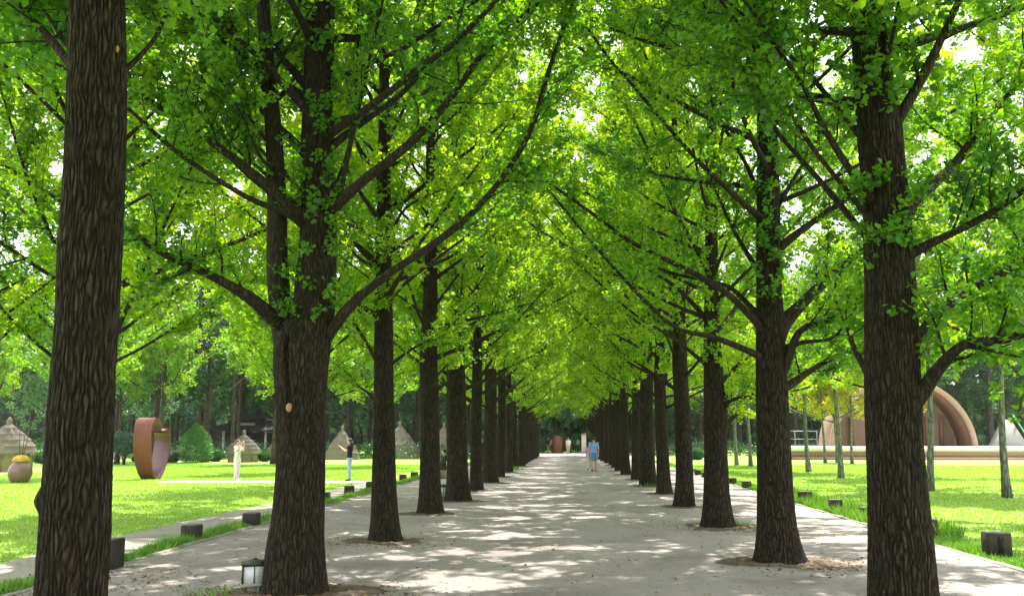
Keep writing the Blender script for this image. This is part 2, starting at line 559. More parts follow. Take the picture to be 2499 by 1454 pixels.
def resample(pts, n):
    pts = np.asarray([tuple(p) for p in pts], float)
    s = np.concatenate([[0], np.cumsum(np.linalg.norm(np.diff(pts, axis=0), axis=1))])
    # Catmull-Rom through the points, then even spacing
    out = []
    m = len(pts)
    for i in range(m - 1):
        p0, p1, p2, p3 = pts[max(i - 1, 0)], pts[i], pts[i + 1], pts[min(i + 2, m - 1)]
        for t in np.linspace(0, 1, 8, endpoint=False):
            out.append(0.5 * ((2 * p1) + (-p0 + p2) * t + (2 * p0 - 5 * p1 + 4 * p2 - p3) * t * t + (-p0 + 3 * p1 - 3 * p2 + p3) * t ** 3))
    out.append(pts[-1])
    out = np.array(out)
    s = np.concatenate([[0], np.cumsum(np.linalg.norm(np.diff(out, axis=0), axis=1))])
    q = np.linspace(0, s[-1], n)
    return np.stack([np.interp(q, s, out[:, k]) for k in range(3)], 1)


class Crown:
    """grows side branches and leaf nodes from limbs"""
    def __init__(self, seed, node_gap=0.085, leaves=6, size=(0.030, 0.068), density=1.0, twigs=True):
        self.r = rs(seed)
        self.gap, self.nl, self.size, self.dens, self.twigs = node_gap, leaves, size, density, twigs
        self.pos, self.axis, self.tone = [], [], []
        self.mb = MB()

    def nodes(self, pts, t0, tone, gap=None):
        gap = gap or self.gap
        seg = np.linalg.norm(np.diff(pts, axis=0), axis=1)
        s = np.concatenate([[0], np.cumsum(seg)])
        L = s[-1]
        q = np.arange(t0 * L, L, gap)
        if len(q) == 0: return
        q = q + self.r.uniform(0, gap, len(q))
        q = np.clip(q, 0, L)
        p = np.stack([np.interp(q, s, pts[:, k]) for k in range(3)], 1)
        ax = norm(pts[-1] - pts[0])
        self.pos.append(p); self.axis.append(np.repeat(ax[None], len(p), 0)); self.tone.append(np.full(len(p), tone))

    def limb(self, pts, r0, r1, mb=None, t_leaf=0.3, sub=2.6, sublen=1.0, sides=7, t_sub=0.22, tone=None):
        mb = mb or self.mb
        r = self.r
        pts = np.asarray(pts)
        n = len(pts)
        L = np.linalg.norm(np.diff(pts, axis=0), axis=1).sum()
        t = np.linspace(0, 1, n)
        rad = (r0 + (r1 - r0) * t ** 0.75) * (1 + 0.4 * np.exp(-t * L / (r0 * 5.0)) + 0.06 * np.sin(t * L * 5.0 + r0 * 900))
        mb.tube(pts, rad, sides)
        tone = r.uniform(0.25, 0.75) if tone is None else tone
        self.nodes(pts, t_leaf, tone, self.gap * 1.3)
        k = int(L * sub * 1.25 * self.dens)
        for i in range(k):
            tt = t_sub + (1 - t_sub) * (i + r.uniform(0, 1)) / max(k, 1)
            j = min(int(tt * (n - 1)), n - 2)
            f = tt * (n - 1) - j
            p = pts[j] * (1 - f) + pts[j + 1] * f
            tg = norm(pts[j + 1] - pts[j])
            rd = norm(np.cross(tg, r.normal(0, 1, 3)))
            d = norm(tg * r.uniform(0.35, 0.9) + rd * r.uniform(0.6, 1.0) + np.array([0, 0, 0.12]))
            ln = sublen * r.uniform(0.45, 1.15) * (1.15 - 0.55 * tt)
            q = grow(r, p, d, ln, 6, 0.35, 0.35)
            rr = max(0.006, rad[j] * 0.35)
            tn = np.clip(tone + r.normal(0, 0.12), 0, 1)
            mb.tube(q, np.linspace(min(rr, 0.02), 0.003, 6), 4, False)
            self.nodes(q, 0.08, tn)
            for _ in range(r.randint(2, 5)):
                tb = r.uniform(0.15, 0.8)
                jb = int(tb * 5)
                pb = q[jb]
                db = norm(norm(q[min(jb + 1, 5)] - pb + 1e-6) * 0.6 + norm(r.normal(0, 1, 3)) * 0.9)
                qq = grow(r, pb, db, ln * r.uniform(0.3, 0.55), 4, 0.2, 0.3)
                if self.twigs: mb.tube(qq, np.linspace(0.005, 0.002, 4), 3, False)
                self.nodes(qq, 0.1, tn)

    def leaves(self, name, fan=True, keep=None):
        r = self.r
        p = np.concatenate(self.pos); a = np.concatenate(self.axis); tn = np.concatenate(self.tone)
        if keep is not None:
            k = keep(p); p, a, tn = p[k], a[k], tn[k]
        p = np.repeat(p, self.nl, 0); a = np.repeat(a, self.nl, 0); tn = np.repeat(tn, self.nl)
        k = len(p)
        d = norm(norm(r.normal(0, 1, (k, 3))) + a * 0.25 + np.array([0, 0, -0.22]))
        nn = norm(norm(r.normal(0, 1, (k, 3))) * 0.75 + np.array([0, 0, 0.9]))
        size = r.uniform(self.size[0], self.size[1], k)
        base = p + d * size[:, None] * 0.55 + r.normal(0, 0.012, (k, 3))
        tint = np.clip(tn + r.normal(0, 0.16, k), 0.0, 1.0)
        return leaf_mesh(name, base, d, nn, size, tint, fan)


# ---- bark relief -----------------------------------------------------------
def vnoise(r, u, v, nu, nv):
    """smooth value noise, periodic in u over nu cells"""
    g = r.uniform(-1, 1, (nv + 2, nu))
    u = u % nu
    i = np.floor(u).astype(int); j = np.clip(np.floor(v).astype(int), 0, nv)
    fu = u - i; fv = np.clip(v - j, 0, 1)
    fu = fu * fu * (3 - 2 * fu); fv = fv * fv * (3 - 2 * fv)
    i1 = (i + 1) % nu; i = i % nu; j1 = np.clip(j + 1, 0, nv + 1)
    return (g[j, i] * (1 - fu) + g[j, i1] * fu) * (1 - fv) + (g[j1, i] * (1 - fu) + g[j1, i1] * fu) * fv


def trunk_mesh(pts, rad, sides, step, seed, relief=0.016, flare=0.0, knots=(), z_to=None):
    r = rs(seed)
    pts = np.asarray([tuple(p) for p in pts], float); rad = np.asarray(rad, float)
    s = np.concatenate([[0], np.cumsum(np.linalg.norm(np.diff(pts, axis=0), axis=1))])
    z_to = z_to or s[-1]
    q = np.concatenate([np.arange(0, min(z_to, s[-1]), step), np.linspace(min(z_to, s[-1]), s[-1], 14)]) if z_to < s[-1] else np.arange(0, s[-1] + step, step)
    q = np.unique(np.clip(q, 0, s[-1]))
    c = np.stack([np.interp(q, s, pts[:, k]) for k in range(3)], 1)
    # smooth the centre line and the radii
    for _ in range(2):
        c[1:-1] = (c[:-2] + 2 * c[1:-1] + c[2:]) / 4
    R = np.interp(q, s, rad)
    th = np.linspace(0, 2 * np.pi, sides, endpoint=False)
    TH, Z = np.meshgrid(th, q)
    Rm = np.repeat(R[:, None], sides, 1)
    # broad lobes and root flare
    lob = vnoise(r, TH / (2 * np.pi) * 6, Z / 0.9, 6, int(q[-1] / 0.9) + 2)
    Rm = Rm * (1 + 0.045 * lob)
    rootw = np.exp(-Z / 0.22)
    Rm = Rm * (1 + flare * rootw * (1.0 + 0.9 * vnoise(r, TH / (2 * np.pi) * 7, Z / 0.6, 7, int(q[-1] / 0.6) + 3) + 0.35 * np.sin(TH * 5 + r.uniform(0, 6))) + flare * 0.35 * np.exp(-Z / 0.7))
    for (kz, kth, kr, kh) in knots:
        dth = np.angle(np.exp(1j * (TH - kth))) * Rm
        Rm = Rm + kh * np.exp(-((dth / kr) ** 2 + ((Z - kz) / (kr * 1.3)) ** 2))
    nu = max(8, int(round(2 * np.pi * R.mean() / 0.028)))
    U = TH / (2 * np.pi)
    nz = int(q[-1] / 0.10) + 3
    w = 0.75 * vnoise(r, U * nu * 0.5 if nu % 2 == 0 else U * nu, Z / 0.14, nu if nu % 2 else nu // 2, int(q[-1] / 0.14) + 3) \
        + 0.45 * vnoise(r, U * nu, Z / 0.075, nu, int(q[-1] / 0.075) + 3)
    h = np.abs(np.sin(np.pi * (U * nu + w)))
    h = h ** 0.8
    h2 = vnoise(r, U * nu * 3, Z / 0.02, nu * 3, int(q[-1] / 0.02) + 3)
    h = np.clip(h * 0.85 + 0.18 * h2, 0, 1.1)
    Rm = Rm + relief * (h - 0.8)
    V = np.empty((len(q), sides, 3), np.float32)
    V[..., 0] = c[:, 0][:, None] + Rm * np.cos(TH)
    V[..., 1] = c[:, 1][:, None] + Rm * np.sin(TH)
    V[..., 2] = c[:, 2][:, None]
    i = np.arange(sides); j = (i + 1) % sides
    k = np.arange(len(q) - 1)[:, None]
    Q = np.stack([k * sides + i, k * sides + j, (k + 1) * sides + j, (k + 1) * sides + i], -1).reshape(-1, 4)
    me = raw_mesh("trunk", V.reshape(-1, 3), Q.ravel(), np.arange(len(Q)) * 4, np.full(len(Q), 4), True,
                  {'ridge': np.clip((h.ravel() - 0.45) * 1.7, 0, 1)})
    me.materials.append(M['bark'])
    return me


def add_obj(name, me, parent=None, mat=None, loc=None):
    if mat is not None and len(me.materials) == 0: me.materials.append(mat)
    o = bpy.data.objects.new(name, me)
    col_link(o)
    if parent is not None: o.parent = parent
    if loc is not None: o.location = loc
    return o


#======================================================================= GROUND
def sheet(name, x0, x1, y0, y1, z, mat, nx=2, ny=2, wave=0.0, seed=0, label=None):
    r = rs(seed)
    xs = np.linspace(x0, x1, nx); ys = np.linspace(y0, y1, ny)
    X, Y = np.meshgrid(xs, ys)
    if wave:
        off = np.interp(ys, np.linspace(y0, y1, ny // 2 + 2), r.normal(0, wave, ny // 2 + 2))
        X[:, 0] += off
        off = np.interp(ys, np.linspace(y0, y1, ny // 2 + 2), r.normal(0, wave, ny // 2 + 2))
        X[:, -1] += off
    V = np.stack([X, Y, np.full_like(X, z)], -1).reshape(-1, 3)
    i = np.arange(nx - 1)[None]; j = np.arange(ny - 1)[:, None]
    Q = np.stack([j * nx + i, j * nx + i + 1, (j + 1) * nx + i + 1, (j + 1) * nx + i], -1).reshape(-1, 4)
    me = raw_mesh(name, V, Q.ravel(), np.arange(len(Q)) * 4, np.full(len(Q), 4), True)
    o = add_obj(name, me, None, mat)
    o['kind'] = 'structure'
    if label: o['label'] = label
    return o


sheet("ground", -900, 900, -700, 850, 0.0, M['lawn'], 3, 3)
sheet("path", -6.0, 5.72, -40, 100, 0.012, M['sand'], 3, 60)
sheet("side_path", -7.75, -6.42, -40, 37.3, 0.008, M['sand2'], 3, 90, 0.07, 3)
sheet("end_path", -14, 14, 96, 103, 0.016, M['sand'], 6, 4)
xs_ = np.linspace(-15.9, -7.6, 40)
r_ = rs(8)
V_ = np.concatenate([np.stack([xs_, 35.3 + r_.normal(0, .09, 40), np.full(40, .012)], 1), np.stack([xs_, 37.3 + r_.normal(0, .09, 40), np.full(40, .012)], 1)])
i_ = np.arange(39)
Q_ = np.stack([i_, i_ + 1, i_ + 41, i_ + 40], 1)
cp_ = add_obj("cross_path", raw_mesh("cross_path", V_, Q_.ravel(), np.arange(39) * 4, np.full(39, 4), True), None, M['sand2'])
cp_['kind'] = 'structure'


def kerb(name, x, y0, y1, seed):
    r = random.Random(seed)
    mb = MB()
    y = y0
    while y < y1:
        L = r.uniform(0.9, 1.1)
        h = 0.032 + r.uniform(-0.014, 0.012)
        mb.bevbox((x + r.uniform(-0.01, 0.01), y + L / 2, -0.05), (0.11, L - 0.015, 0.05 + h), 0.012, r.uniform(-0.01, 0.01))
        y += L
    o = mb.build(name, M['kerb'], None, False)
    o['kind'] = 'structure'
    return o


kerb("kerb", -6.06, -6, 98, 1)
kerb("kerb", 5.78, -6, 98, 2)


# ---- grass blades: nobody could count them
def blades(name, X, Y, H, W, seed, tone=0.5, lean=0.35):
    r = rs(seed)
    k = len(X)
    base = np.stack([X, Y, np.zeros(k)], 1)
    d = norm(np.stack([r.normal(0, lean, k), r.normal(0, lean, k), np.ones(k)], 1))
    th = r.uniform(0, 2 * np.pi, k)
    n = np.stack([np.cos(th), np.sin(th), np.full(k, 0.1)], 1)
    s = norm(np.cross(d, n))
    V = np.empty((k, 4, 3), np.float32)
    V[:, 0] = base - s * W[:, None]
    V[:, 1] = base + s * W[:, None]
    V[:, 2] = base + d * H[:, None] * 0.6 + s * W[:, None] * 0.7
    V[:, 3] = base + d * H[:, None] + norm(d + n * 0.5) * H[:, None] * 0.15
    idx = (np.arange(k)[:, None] * 4 + np.array([0, 1, 2, 3])[None]).ravel()
    me = raw_mesh(name, V.reshape(-1, 3), idx, np.arange(k) * 4, np.full(k, 4), False,
                  {'tint': np.repeat(np.clip(tone + r.normal(0, 0.22, k), 0, 1), 4)})
    return me


r0 = rs(5)
# verge grass: ragged tufts along both kerbs
tx, ty = [], []
def verge(x0, x1, y0, y1, n, hmax, seed):
    r = rs(seed)
    nc = n // 28
    cx = r.uniform(x0, x1, nc); cy = y0 + (y1 - y0) * r.uniform(0, 1, nc) ** 1.3
    hh = r.uniform(0.35, 1.0, nc) * hmax * (0.55 + 0.45 * np.sin(cy * 1.3 + 1.0) ** 2)
    X = np.repeat(cx, 28) + r.normal(0, 0.07, nc * 28); Y = np.repeat(cy, 28) + r.normal(0, 0.09, nc * 28)
    Hh = np.repeat(hh, 28) * r.uniform(0.5, 1.1, nc * 28)
    k = (X > x0 - 0.08) & (X < x1 + 0.12)
    return X[k], Y[k], Hh[k]
a = verge(-6.42, -6.15, 6, 62, 52000, 0.20, 1)
b = verge(5.88, 6.5, 6, 26, 26000, 0.13, 2)
c = verge(5.88, 6.7, 17, 30, 22000, 0.34, 4)
d = verge(5.88, 6.6, 26, 70, 20000, 0.12, 6)
X = np.concatenate([a[0], b[0], c[0], d[0]]); Y = np.concatenate([a[1], b[1], c[1], d[1]]); H = np.concatenate([a[2], b[2], c[2], d[2]])
W = 0.004 + 0.0002 * Y
o = add_obj("verge_grass", blades("verge_grass", X, Y, H, W, 9, 0.30, 0.4), None, M['blade'])
tag(o, "ragged tufts of long grass along both kerbs of the sand path", "grass", None, "stuff")
# lawn: short blades, thinning with distance
def lawnpts(x0, x1, y0, y1, n, seed):
    r = rs(seed)
    return r.uniform(x0, x1, n), y0 + (y1 - y0) * r.uniform(0, 1, n) ** 1.7
la = lawnpts(-26, -7.85, 9, 60, 210000, 11)
k = ~((la[1] > 35.35) & (la[1] < 37.25) & (la[0] > -15.8))
la = (la[0][k], la[1][k])
ra = lawnpts(6.5, 34, 11, 60, 230000, 12)
X = np.concatenate([la[0], ra[0]]); Y = np.concatenate([la[1], ra[1]])
H = r0.uniform(0.025, 0.06, len(X)); W = 0.004 + 0.00035 * Y
o = add_obj("lawn_grass", blades("lawn_grass", X, Y, H, W, 13, 0.72, 0.5), None, M['blade'])
tag(o, "short bright green mown grass on the lawns either side of the path", "grass", None, "stuff")

# ---- pebbles and fallen leaves on the sand
def pebbles():
    r = rs(21)
    n = 9000
    X = r.uniform(-5.8, 5.6, n); Y = 4 + 40 * r.uniform(0, 1, n) ** 1.8
    S = r.uniform(0.004, 0.014, n) * (1 + (r.uniform(0, 1, n) > 0.97) * 1.2)
    oc = np.array([(1, 0, 0), (0, 1, 0), (-1, 0, 0), (0, -1, 0), (0, 0, .7), (0, 0, -.5)])
    V = np.stack([X, Y, np.full(n, 0.013)], 1)[:, None] + S[:, None, None] * (oc[None] * r.uniform(0.6, 1.3, (n, 6, 1)))
    F = np.array([(0, 1, 4), (1, 2, 4), (2, 3, 4), (3, 0, 4)])
    idx = (np.arange(n)[:, None, None] * 6 + F[None]).reshape(-1, 3)
    me = raw_mesh("pebbles", V.reshape(-1, 3), idx.ravel(), np.arange(len(idx)) * 3, np.full(len(idx), 3), False)
    o = add_obj("loose_gravel", me, None, M['grit'])
    tag(o, "small loose stones scattered over the sand path", "gravel", None, "stuff")


pebbles()


def litter():
    r = rs(22)
    n = 2600
    X = r.uniform(-5.8, 5.6, n); Y = 4 + 45 * r.uniform(0, 1, n) ** 1.6
    # more of it heaps round the foot of the trunks
    for (cx, cy, m, s) in ((-2.9, 10.1, 1500, 0.55), (-2.4, 9.7, 500, 0.5), (3.3, 13.2, 700, 0.45), (-3.2, 15.6, 350, 0.5), (-5.7, 11.0, 500, 0.7), (-5.7, 8.0, 300, 1.0), (2.9, 18.4, 350, 0.5)):
        X = np.concatenate([X, r.normal(cx, s, m)]); Y = np.concatenate([Y, r.normal(cy, s, m)])
    n = len(X)
    base = np.stack([X, Y, 0.015 + r.uniform(0, 0.012, n)], 1)
    th = r.uniform(0, 2 * np.pi, n)
    d = np.stack([np.cos(th), np.sin(th), r.uniform(-0.1, 0.25, n)], 1)
    nn = norm(np.stack([r.normal(0, 0.3, n), r.normal(0, 0.3, n), np.ones(n)], 1))
    me = leaf_mesh("fallen_leaves", base, d, nn, r.uniform(0.02, 0.05, n), r.uniform(0, 1, n), True)
    o = add_obj("leaf_litter", me, None, M['litter'])
    tag(o, "dry brown leaf litter lying on the sand, thickest round the trunks", "fallen leaves", None, "stuff")


litter()


def weeds(px, py, n, h, seed, label, dx=0.0, dy=0.0, spread=0.22):
    g = G(px, py)
    r = rs(seed)
    X = g.x + dx + r.normal(0, spread, n); Y = g.y + dy + r.normal(0, spread * 0.7, n)
    me = blades("weeds", X - g.x, Y - g.y, r.uniform(0.3, 1, n) * h, np.full(n, 0.004 + 0.0002 * g.y), seed, 0.35, 0.6)
    o = add_obj("weed_tuft", me, None, M['blade'], (g.x, g.y, 0.0))
    tag(o, label, "weeds", None, "stuff")


weeds(1775, 1284, 500, 0.16, 31, "bright green weeds at the right foot of the third tree in the right row")
weeds(560, 1452, 420, 0.08, 32, "thin grass tuft beside the lantern at the left tree's foot", spread=0.3)
weeds(1243, 1146, 260, 0.28, 33, "weeds between distant trunks of the left row", spread=0.25)
weeds(1592, 1188, 260, 0.2, 34, "weeds at the foot of a middle trunk in the right row", spread=0.25)

#======================================================================= AVENUE TREES
def soil_ring(g, R, seed):
    r = rs(seed)
    mb = MB()
    sides = 40
    prof = [(0.02, 0.030), (R * 0.35, 0.040), (R * 0.6, 0.022), (R * 0.85, 0.045), (R * 1.0, 0.030), (R * 1.12, 0.013)]
    th = np.linspace(0, 2 * np.pi, sides, endpoint=False)
    w = 1 + 0.14 * np.sin(th * 3 + r.uniform(0, 6)) + 0.12 * np.sin(th * 2 + r.uniform(0, 6)) + 0.10 * r.normal(0, 1, sides)
    V = []
    for rr, z in prof:
        V.append(np.stack([g[0] + rr * w * np.cos(th), g[1] + rr * w * np.sin(th) * 0.95, z + (z > 0.014) * r.normal(0, 0.005, sides)], 1))
    i = np.arange(sides); j = (i + 1) % sides
    Q = np.concatenate([np.stack([k * sides + i, k * sides + j, (k + 1) * sides + j, (k + 1) * sides + i], 1) for k in range(len(prof) - 1)])
    mb.addq(np.concatenate(V), Q)
    return mb


def px_line(coords_, Y0, Y1=None):
    """photograph points at forward distances running from Y0 to Y1"""
    n = len(coords_)
    Y1 = Y0 if Y1 is None else Y1
    return [P(c[0], c[1], Y0 + (Y1 - Y0) * i / max(n - 1, 1)) for i, c in enumerate(coords_)]


GROUP_L = "ginkgo trees in the left row of the avenue"
GROUP_R = "ginkgo trees in the right row of the avenue"


def proc_limbs(cr, root_xy, top_z, z0, n, r_trunk, r, mb, lmax=5.8, lean_x=0.0, axis=None, skip=None, sides=7, sub=2.6):
    """limbs spiralling up the trunk, rising steeply like a ginkgo's"""
    az = r.uniform(0, 2 * np.pi)
    for i in range(n):
        f = (i + 0.5) / n
        z = z0 + (top_z - z0) * f ** 0.9
        az += 2.4 + r.uniform(-0.5, 0.5)
        if skip is not None and skip(az % (2 * np.pi), z): continue
        el = math.radians(r.uniform(12, 36) + 30 * f)
        L = lmax * (1 - 0.62 * f) * r.uniform(0.75, 1.1)
        d = np.array([math.cos(az) * math.cos(el), math.sin(az) * math.cos(el), math.sin(el)])
        c = axis(z) if axis else np.array([root_xy[0] + lean_x * z, root_xy[1], z])
        pts = grow(r, c, d, L, 12, 0.45, 0.15)
        rr = (0.050 * (1 - 0.6 * f)) * r.uniform(0.7, 1.2)
        cr.limb(pts, rr, 0.008, mb, t_leaf=0.28, sub=sub, sublen=1.0, sides=sides)


def hero_tree(name, label, group, base, edges, Y, top, seed, limbs, stems=(), n_proc=30, z0=4.0, sides=200, step=0.022,
              skip=None, knots=(), flare=0.16, relief=0.014, node_gap=0.066, trunk_leaves=None, wound=None, lmax=6.6):
    """edges: rows of (py, left px, right px) of the trunk in the photograph"""
    root = empty(name, base)
    tag(root, label, "tree", group)
    pts, rad = [], []
    for (py, xl, xr) in edges:
        c = P((xl + xr) / 2, py, Y)
        w = (P(xr, py, Y) - P(xl, py, Y)).length / 2
        pts.append(c - Vector(base)); rad.append(w)
    if pts[0].z > 0.02:          # foot lies below the picture: carry the line down to the ground
        s = (pts[0] - pts[1]) / (pts[0].z - pts[1].z)
        zz = pts[0].z
        pts.insert(0, pts[0] - s * zz); rad.insert(0, rad[0] * 1.06)
    pts[0] = Vector((pts[0].x, 0.0, -0.03))
    lx, lz, lr = pts[-1].x, pts[-1].z, rad[-1]
    zt = lz
    if top > lz + 0.5:
        pts += [Vector((lx + 0.05, 0, lz + (top - lz) * 0.5)), Vector((lx, 0.1, top))]
        rad += [lr * 0.6, 0.02]
    for p in pts: p.y = p.y if abs(p.y) < 0.3 else 0.0
    me = trunk_mesh(pts, rad, sides, step, seed, relief, flare, knots, zt + 0.05)
    tr = add_obj("trunk", me, root)
    zs = np.array([p.z for p in pts]); xs = np.array([p.x for p in pts])
    axis = lambda z: np.array([np.interp(z, zs, xs), 0.0, z])
    cr = Crown(seed + 1, node_gap)
    r = cr.r
    b = np.array(base)
    for si, (cp, w0, w1, dY) in enumerate(stems):
        q = resample([Vector(p) - Vector(base) for p in px_line(cp, Y, Y + dY)], 22)
        mb = MB()
        pxm = Y / F_PX
        # continue the stem upward past the frame
        last = q[-1] - q[-2]
        ext = grow(r, q[-1], last + np.array([0, 0, 0.05]), 3.5, 10, 0.4, 0.15)[1:]
        allp = np.concatenate([q, ext])
        rad_ = np.concatenate([np.linspace(w0, w1, len(q)) * pxm / 2, np.linspace(w1, 4, len(ext)) * pxm / 2])
        cr2_r = rad_
        mb.tube(allp, cr2_r, 24)
        mb.build("stem", M['bark_limb'], root, world=False)
        for k in range(8):
            j = r.randint(10, len(allp) - 2)
            azz = r.uniform(0, 6.28); el = math.radians(r.uniform(25, 50))
            pts_ = grow(r, allp[j], (math.cos(azz) * math.cos(el), math.sin(azz) * math.cos(el), math.sin(el)), r.uniform(1.5, 3.2), 9, 0.5, 0.2)
            cr.limb(pts_, 0.025, 0.006)
    for (cp, w0, w1, dY, ext) in limbs:
        # start inside the trunk
        q = [Vector(p) - Vector(base) for p in px_line(cp, Y, Y + dY)]
        q[0].y = 0.0
        q = resample(q, 20)
        if ext > 0:
            last = q[-1] - q[-2]
            e = grow(r, q[-1], last, ext, 8, 0.25, 0.2)[1:]
            q = np.concatenate([q, e])
        pxm = Y / F_PX
        mb = MB()
        n = len(q)
        cr.limb(q, w0 * pxm / 2 * 0.9, max(0.006, 0.9 * w1 * pxm / 2 * (0.5 if ext > 0 else 1)), mb, t_leaf=0.38, sub=3.0, sublen=1.05, sides=10, t_sub=0.28)
        mb.build("limb", M['bark_limb'], root, world=False)
    proc_limbs(cr, (0, 0), top * 0.97, z0, n_proc, rad[0], r, cr.mb, lmax, axis=axis, skip=skip)
    cr.mb.build("branchwork", M['bark_limb'], root, world=False)
    if trunk_leaves:
        # short shoots sprouting straight from the bark
        for (py0, py1, cnt) in trunk_leaves:
            for _ in range(cnt):
                py = r.uniform(py0, py1)
                z = P(1250, py, Y).z - base[2]
                c = axis(z)
                rr = float(np.interp(z, zs, rad))
                azz = r.uniform(math.pi, 2 * math.pi)
                pp = c + np.array([math.cos(azz) * rr, math.sin(azz) * rr, 0])
                qq = grow(r, pp, (math.cos(azz), math.sin(azz), 0.3), r.uniform(0.05, 0.3), 4, 0.1, 0.5)
                cr.mb = MB()
                cr.nodes(qq, 0.0, r.uniform(0.3, 0.6), 0.05)
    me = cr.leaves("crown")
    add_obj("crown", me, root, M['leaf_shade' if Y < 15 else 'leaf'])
    if wound:
        px, py, w, h = wound
        z = P(px, py, Y).z - base[2]
        c = axis(z); rr = float(np.interp(z, zs, rad))
        xw = P(px, py, Y).x - base[0]
        dxx = np.clip((xw - c[0]) / rr, -0.97, 0.97)
        yy = -math.sqrt(1 - dxx * dxx) * rr
        pxm = Y / F_PX
        ang = math.atan2(yy, xw - c[0])
        nrm = Vector((math.cos(ang), math.sin(ang), 0))
        mb = MB()
        mb.ell((c[0] + nrm.x * rr, nrm.y * rr, z), (w * pxm / 2, w * pxm / 2 * 0.9, h * pxm / 2), 16, 10)
        mb.build("pruning_scar", M['wound'], root, world=False)
    mb = soil_ring((0, 0), rad[0] * 2.1, seed)
    mb.build("tree_well", M['soil'], root, world=False)
    return root


def foot(px, Y):
    """ground position at forward distance Y under picture column px of the foot"""
    g = None
    py = 1067 + 3910.0 / Y
    p = P(px, py, Y)
    return (p.x, Y, 0.0)


# ---- nearest left tree
YT1 = 5.7
hero_tree("ginkgo_tree", "nearest left ginkgo, tall rough trunk running out of the picture's top", GROUP_L,
          foot(158, YT1),
          [(1454, 92, 252), (1300, 103, 262), (1150, 112, 266), (1000, 122, 272), (880, 133, 276), (800, 140, 282), (700, 144, 286), (600, 148, 292), (500, 158, 296), (400, 165, 300), (300, 168, 302), (200, 172, 302), (100, 175, 300), (0, 176, 297)],
          YT1, 13.5, 101,
          [([(185, 175), (165, 150), (110, 80), (35, 0)], 34, 22, 0.5, 1.8),
           ([(190, 130), (160, 105), (130, 60), (90, 0)], 22, 14, 1.0, 1.8),
           ([(285, 185), (318, 160), (370, 105), (400, 50), (425, -20)], 20, 12, 0.4, 1.6),
           ([(200, 20), (120, -60), (20, -100)], 30, 18, 1.6, 1.8)],
          n_proc=44, z0=4.3, knots=((1.35, math.radians(190), 0.05, 0.05), (2.05, math.radians(-10), 0.05, 0.035), (3.7, math.radians(-20), 0.07, 0.03)),
          sides=240, step=0.018, wound=(297, 130, 10, 20), flare=0.1, skip=lambda a, z: z < 4.9 and (math.sin(a) < -0.2))

# ---- second left tree: forks into two stems above a closed seam
YT2 = 10.6
hero_tree("ginkgo_tree", "left ginkgo forking into two stems, with a lantern at its foot", GROUP_L,
          foot(722, YT2),
          [(1437, 650, 793), (1300, 662, 788), (1150, 676, 792), (1000, 676, 793), (900, 668, 800), (850, 668, 806), (800, 686, 812), (740, 716, 818), (600, 731, 822), (450, 735, 820), (330, 735, 808), (200, 742, 815), (0, 748, 815)],
          YT2, 13.5, 202,
          [([(690, 800), (655, 765), (600, 720), (500, 665), (400, 620), (335, 575)], 40, 14, -1.2, 0.9),
           ([(770, 560), (730, 520), (640, 440), (520, 350), (430, 290), (320, 215)], 34, 12, -0.8, 0.8),
           ([(770, 420), (740, 370), (640, 270), (560, 170), (450, 80)], 30, 12, 0.8, 0.8),
           ([(770, 310), (740, 262), (640, 150), (540, 60), (455, -5)], 26, 12, -0.8, 1.0),
           ([(750, 560), (700, 520), (600, 480), (430, 370), (300, 255), (180, 180)], 20, 8, -1.8, 0.6),
           ([(770, 230), (735, 195), (680, 130), (655, 60), (630, 0)], 30, 18, 0.8, 1.2),
           ([(780, 540), (830, 490), (900, 430), (1000, 350), (1100, 240), (1180, 130), (1300, 20)], 34, 13, -1.0, 0.8),
           ([(790, 370), (870, 310), (990, 220), (1060, 120), (1150, 0)], 24, 10, 0.8, 0.8),
           ([(800, 540), (830, 470), (860, 330), (905, 130), (935, 0)], 18, 10, -0.6, 1.0),
           ([(800, 500), (850, 370), (870, 200), (875, 0)], 16, 9, 0.6, 1.0),
           ([(780, 850), (820, 790), (870, 730), (960, 660), (1080, 580), (1190, 480), (1290, 330), (1340, 170), (1400, 0)], 30, 8, -0.8, 0.4),
           ([(700, 420), (640, 390), (590, 280), (530, 180)], 10, 5, -0.8, 0.4)],
          stems=[([(705, 900), (692, 800), (680, 700), (676, 600), (676, 500), (668, 330), (655, 180), (645, 60)], 62, 34, 0.05)],
          n_proc=44, z0=5.0, knots=((2.03, math.radians(-97), 0.055, 0.03), (1.92, math.radians(-99), 0.09, 0.02), (0.5, math.radians(-140), 0.2, 0.03)) + tuple((1.45 + 0.09 * i, math.radians(-93 - 1.2 * i), 0.035, -0.035 - 0.004 * i) for i in range(16)), wound=(723, 996, 16, 22), flare=0.1,
          trunk_leaves=[(420, 800, 60), (0, 400, 30)], sides=220, step=0.022)

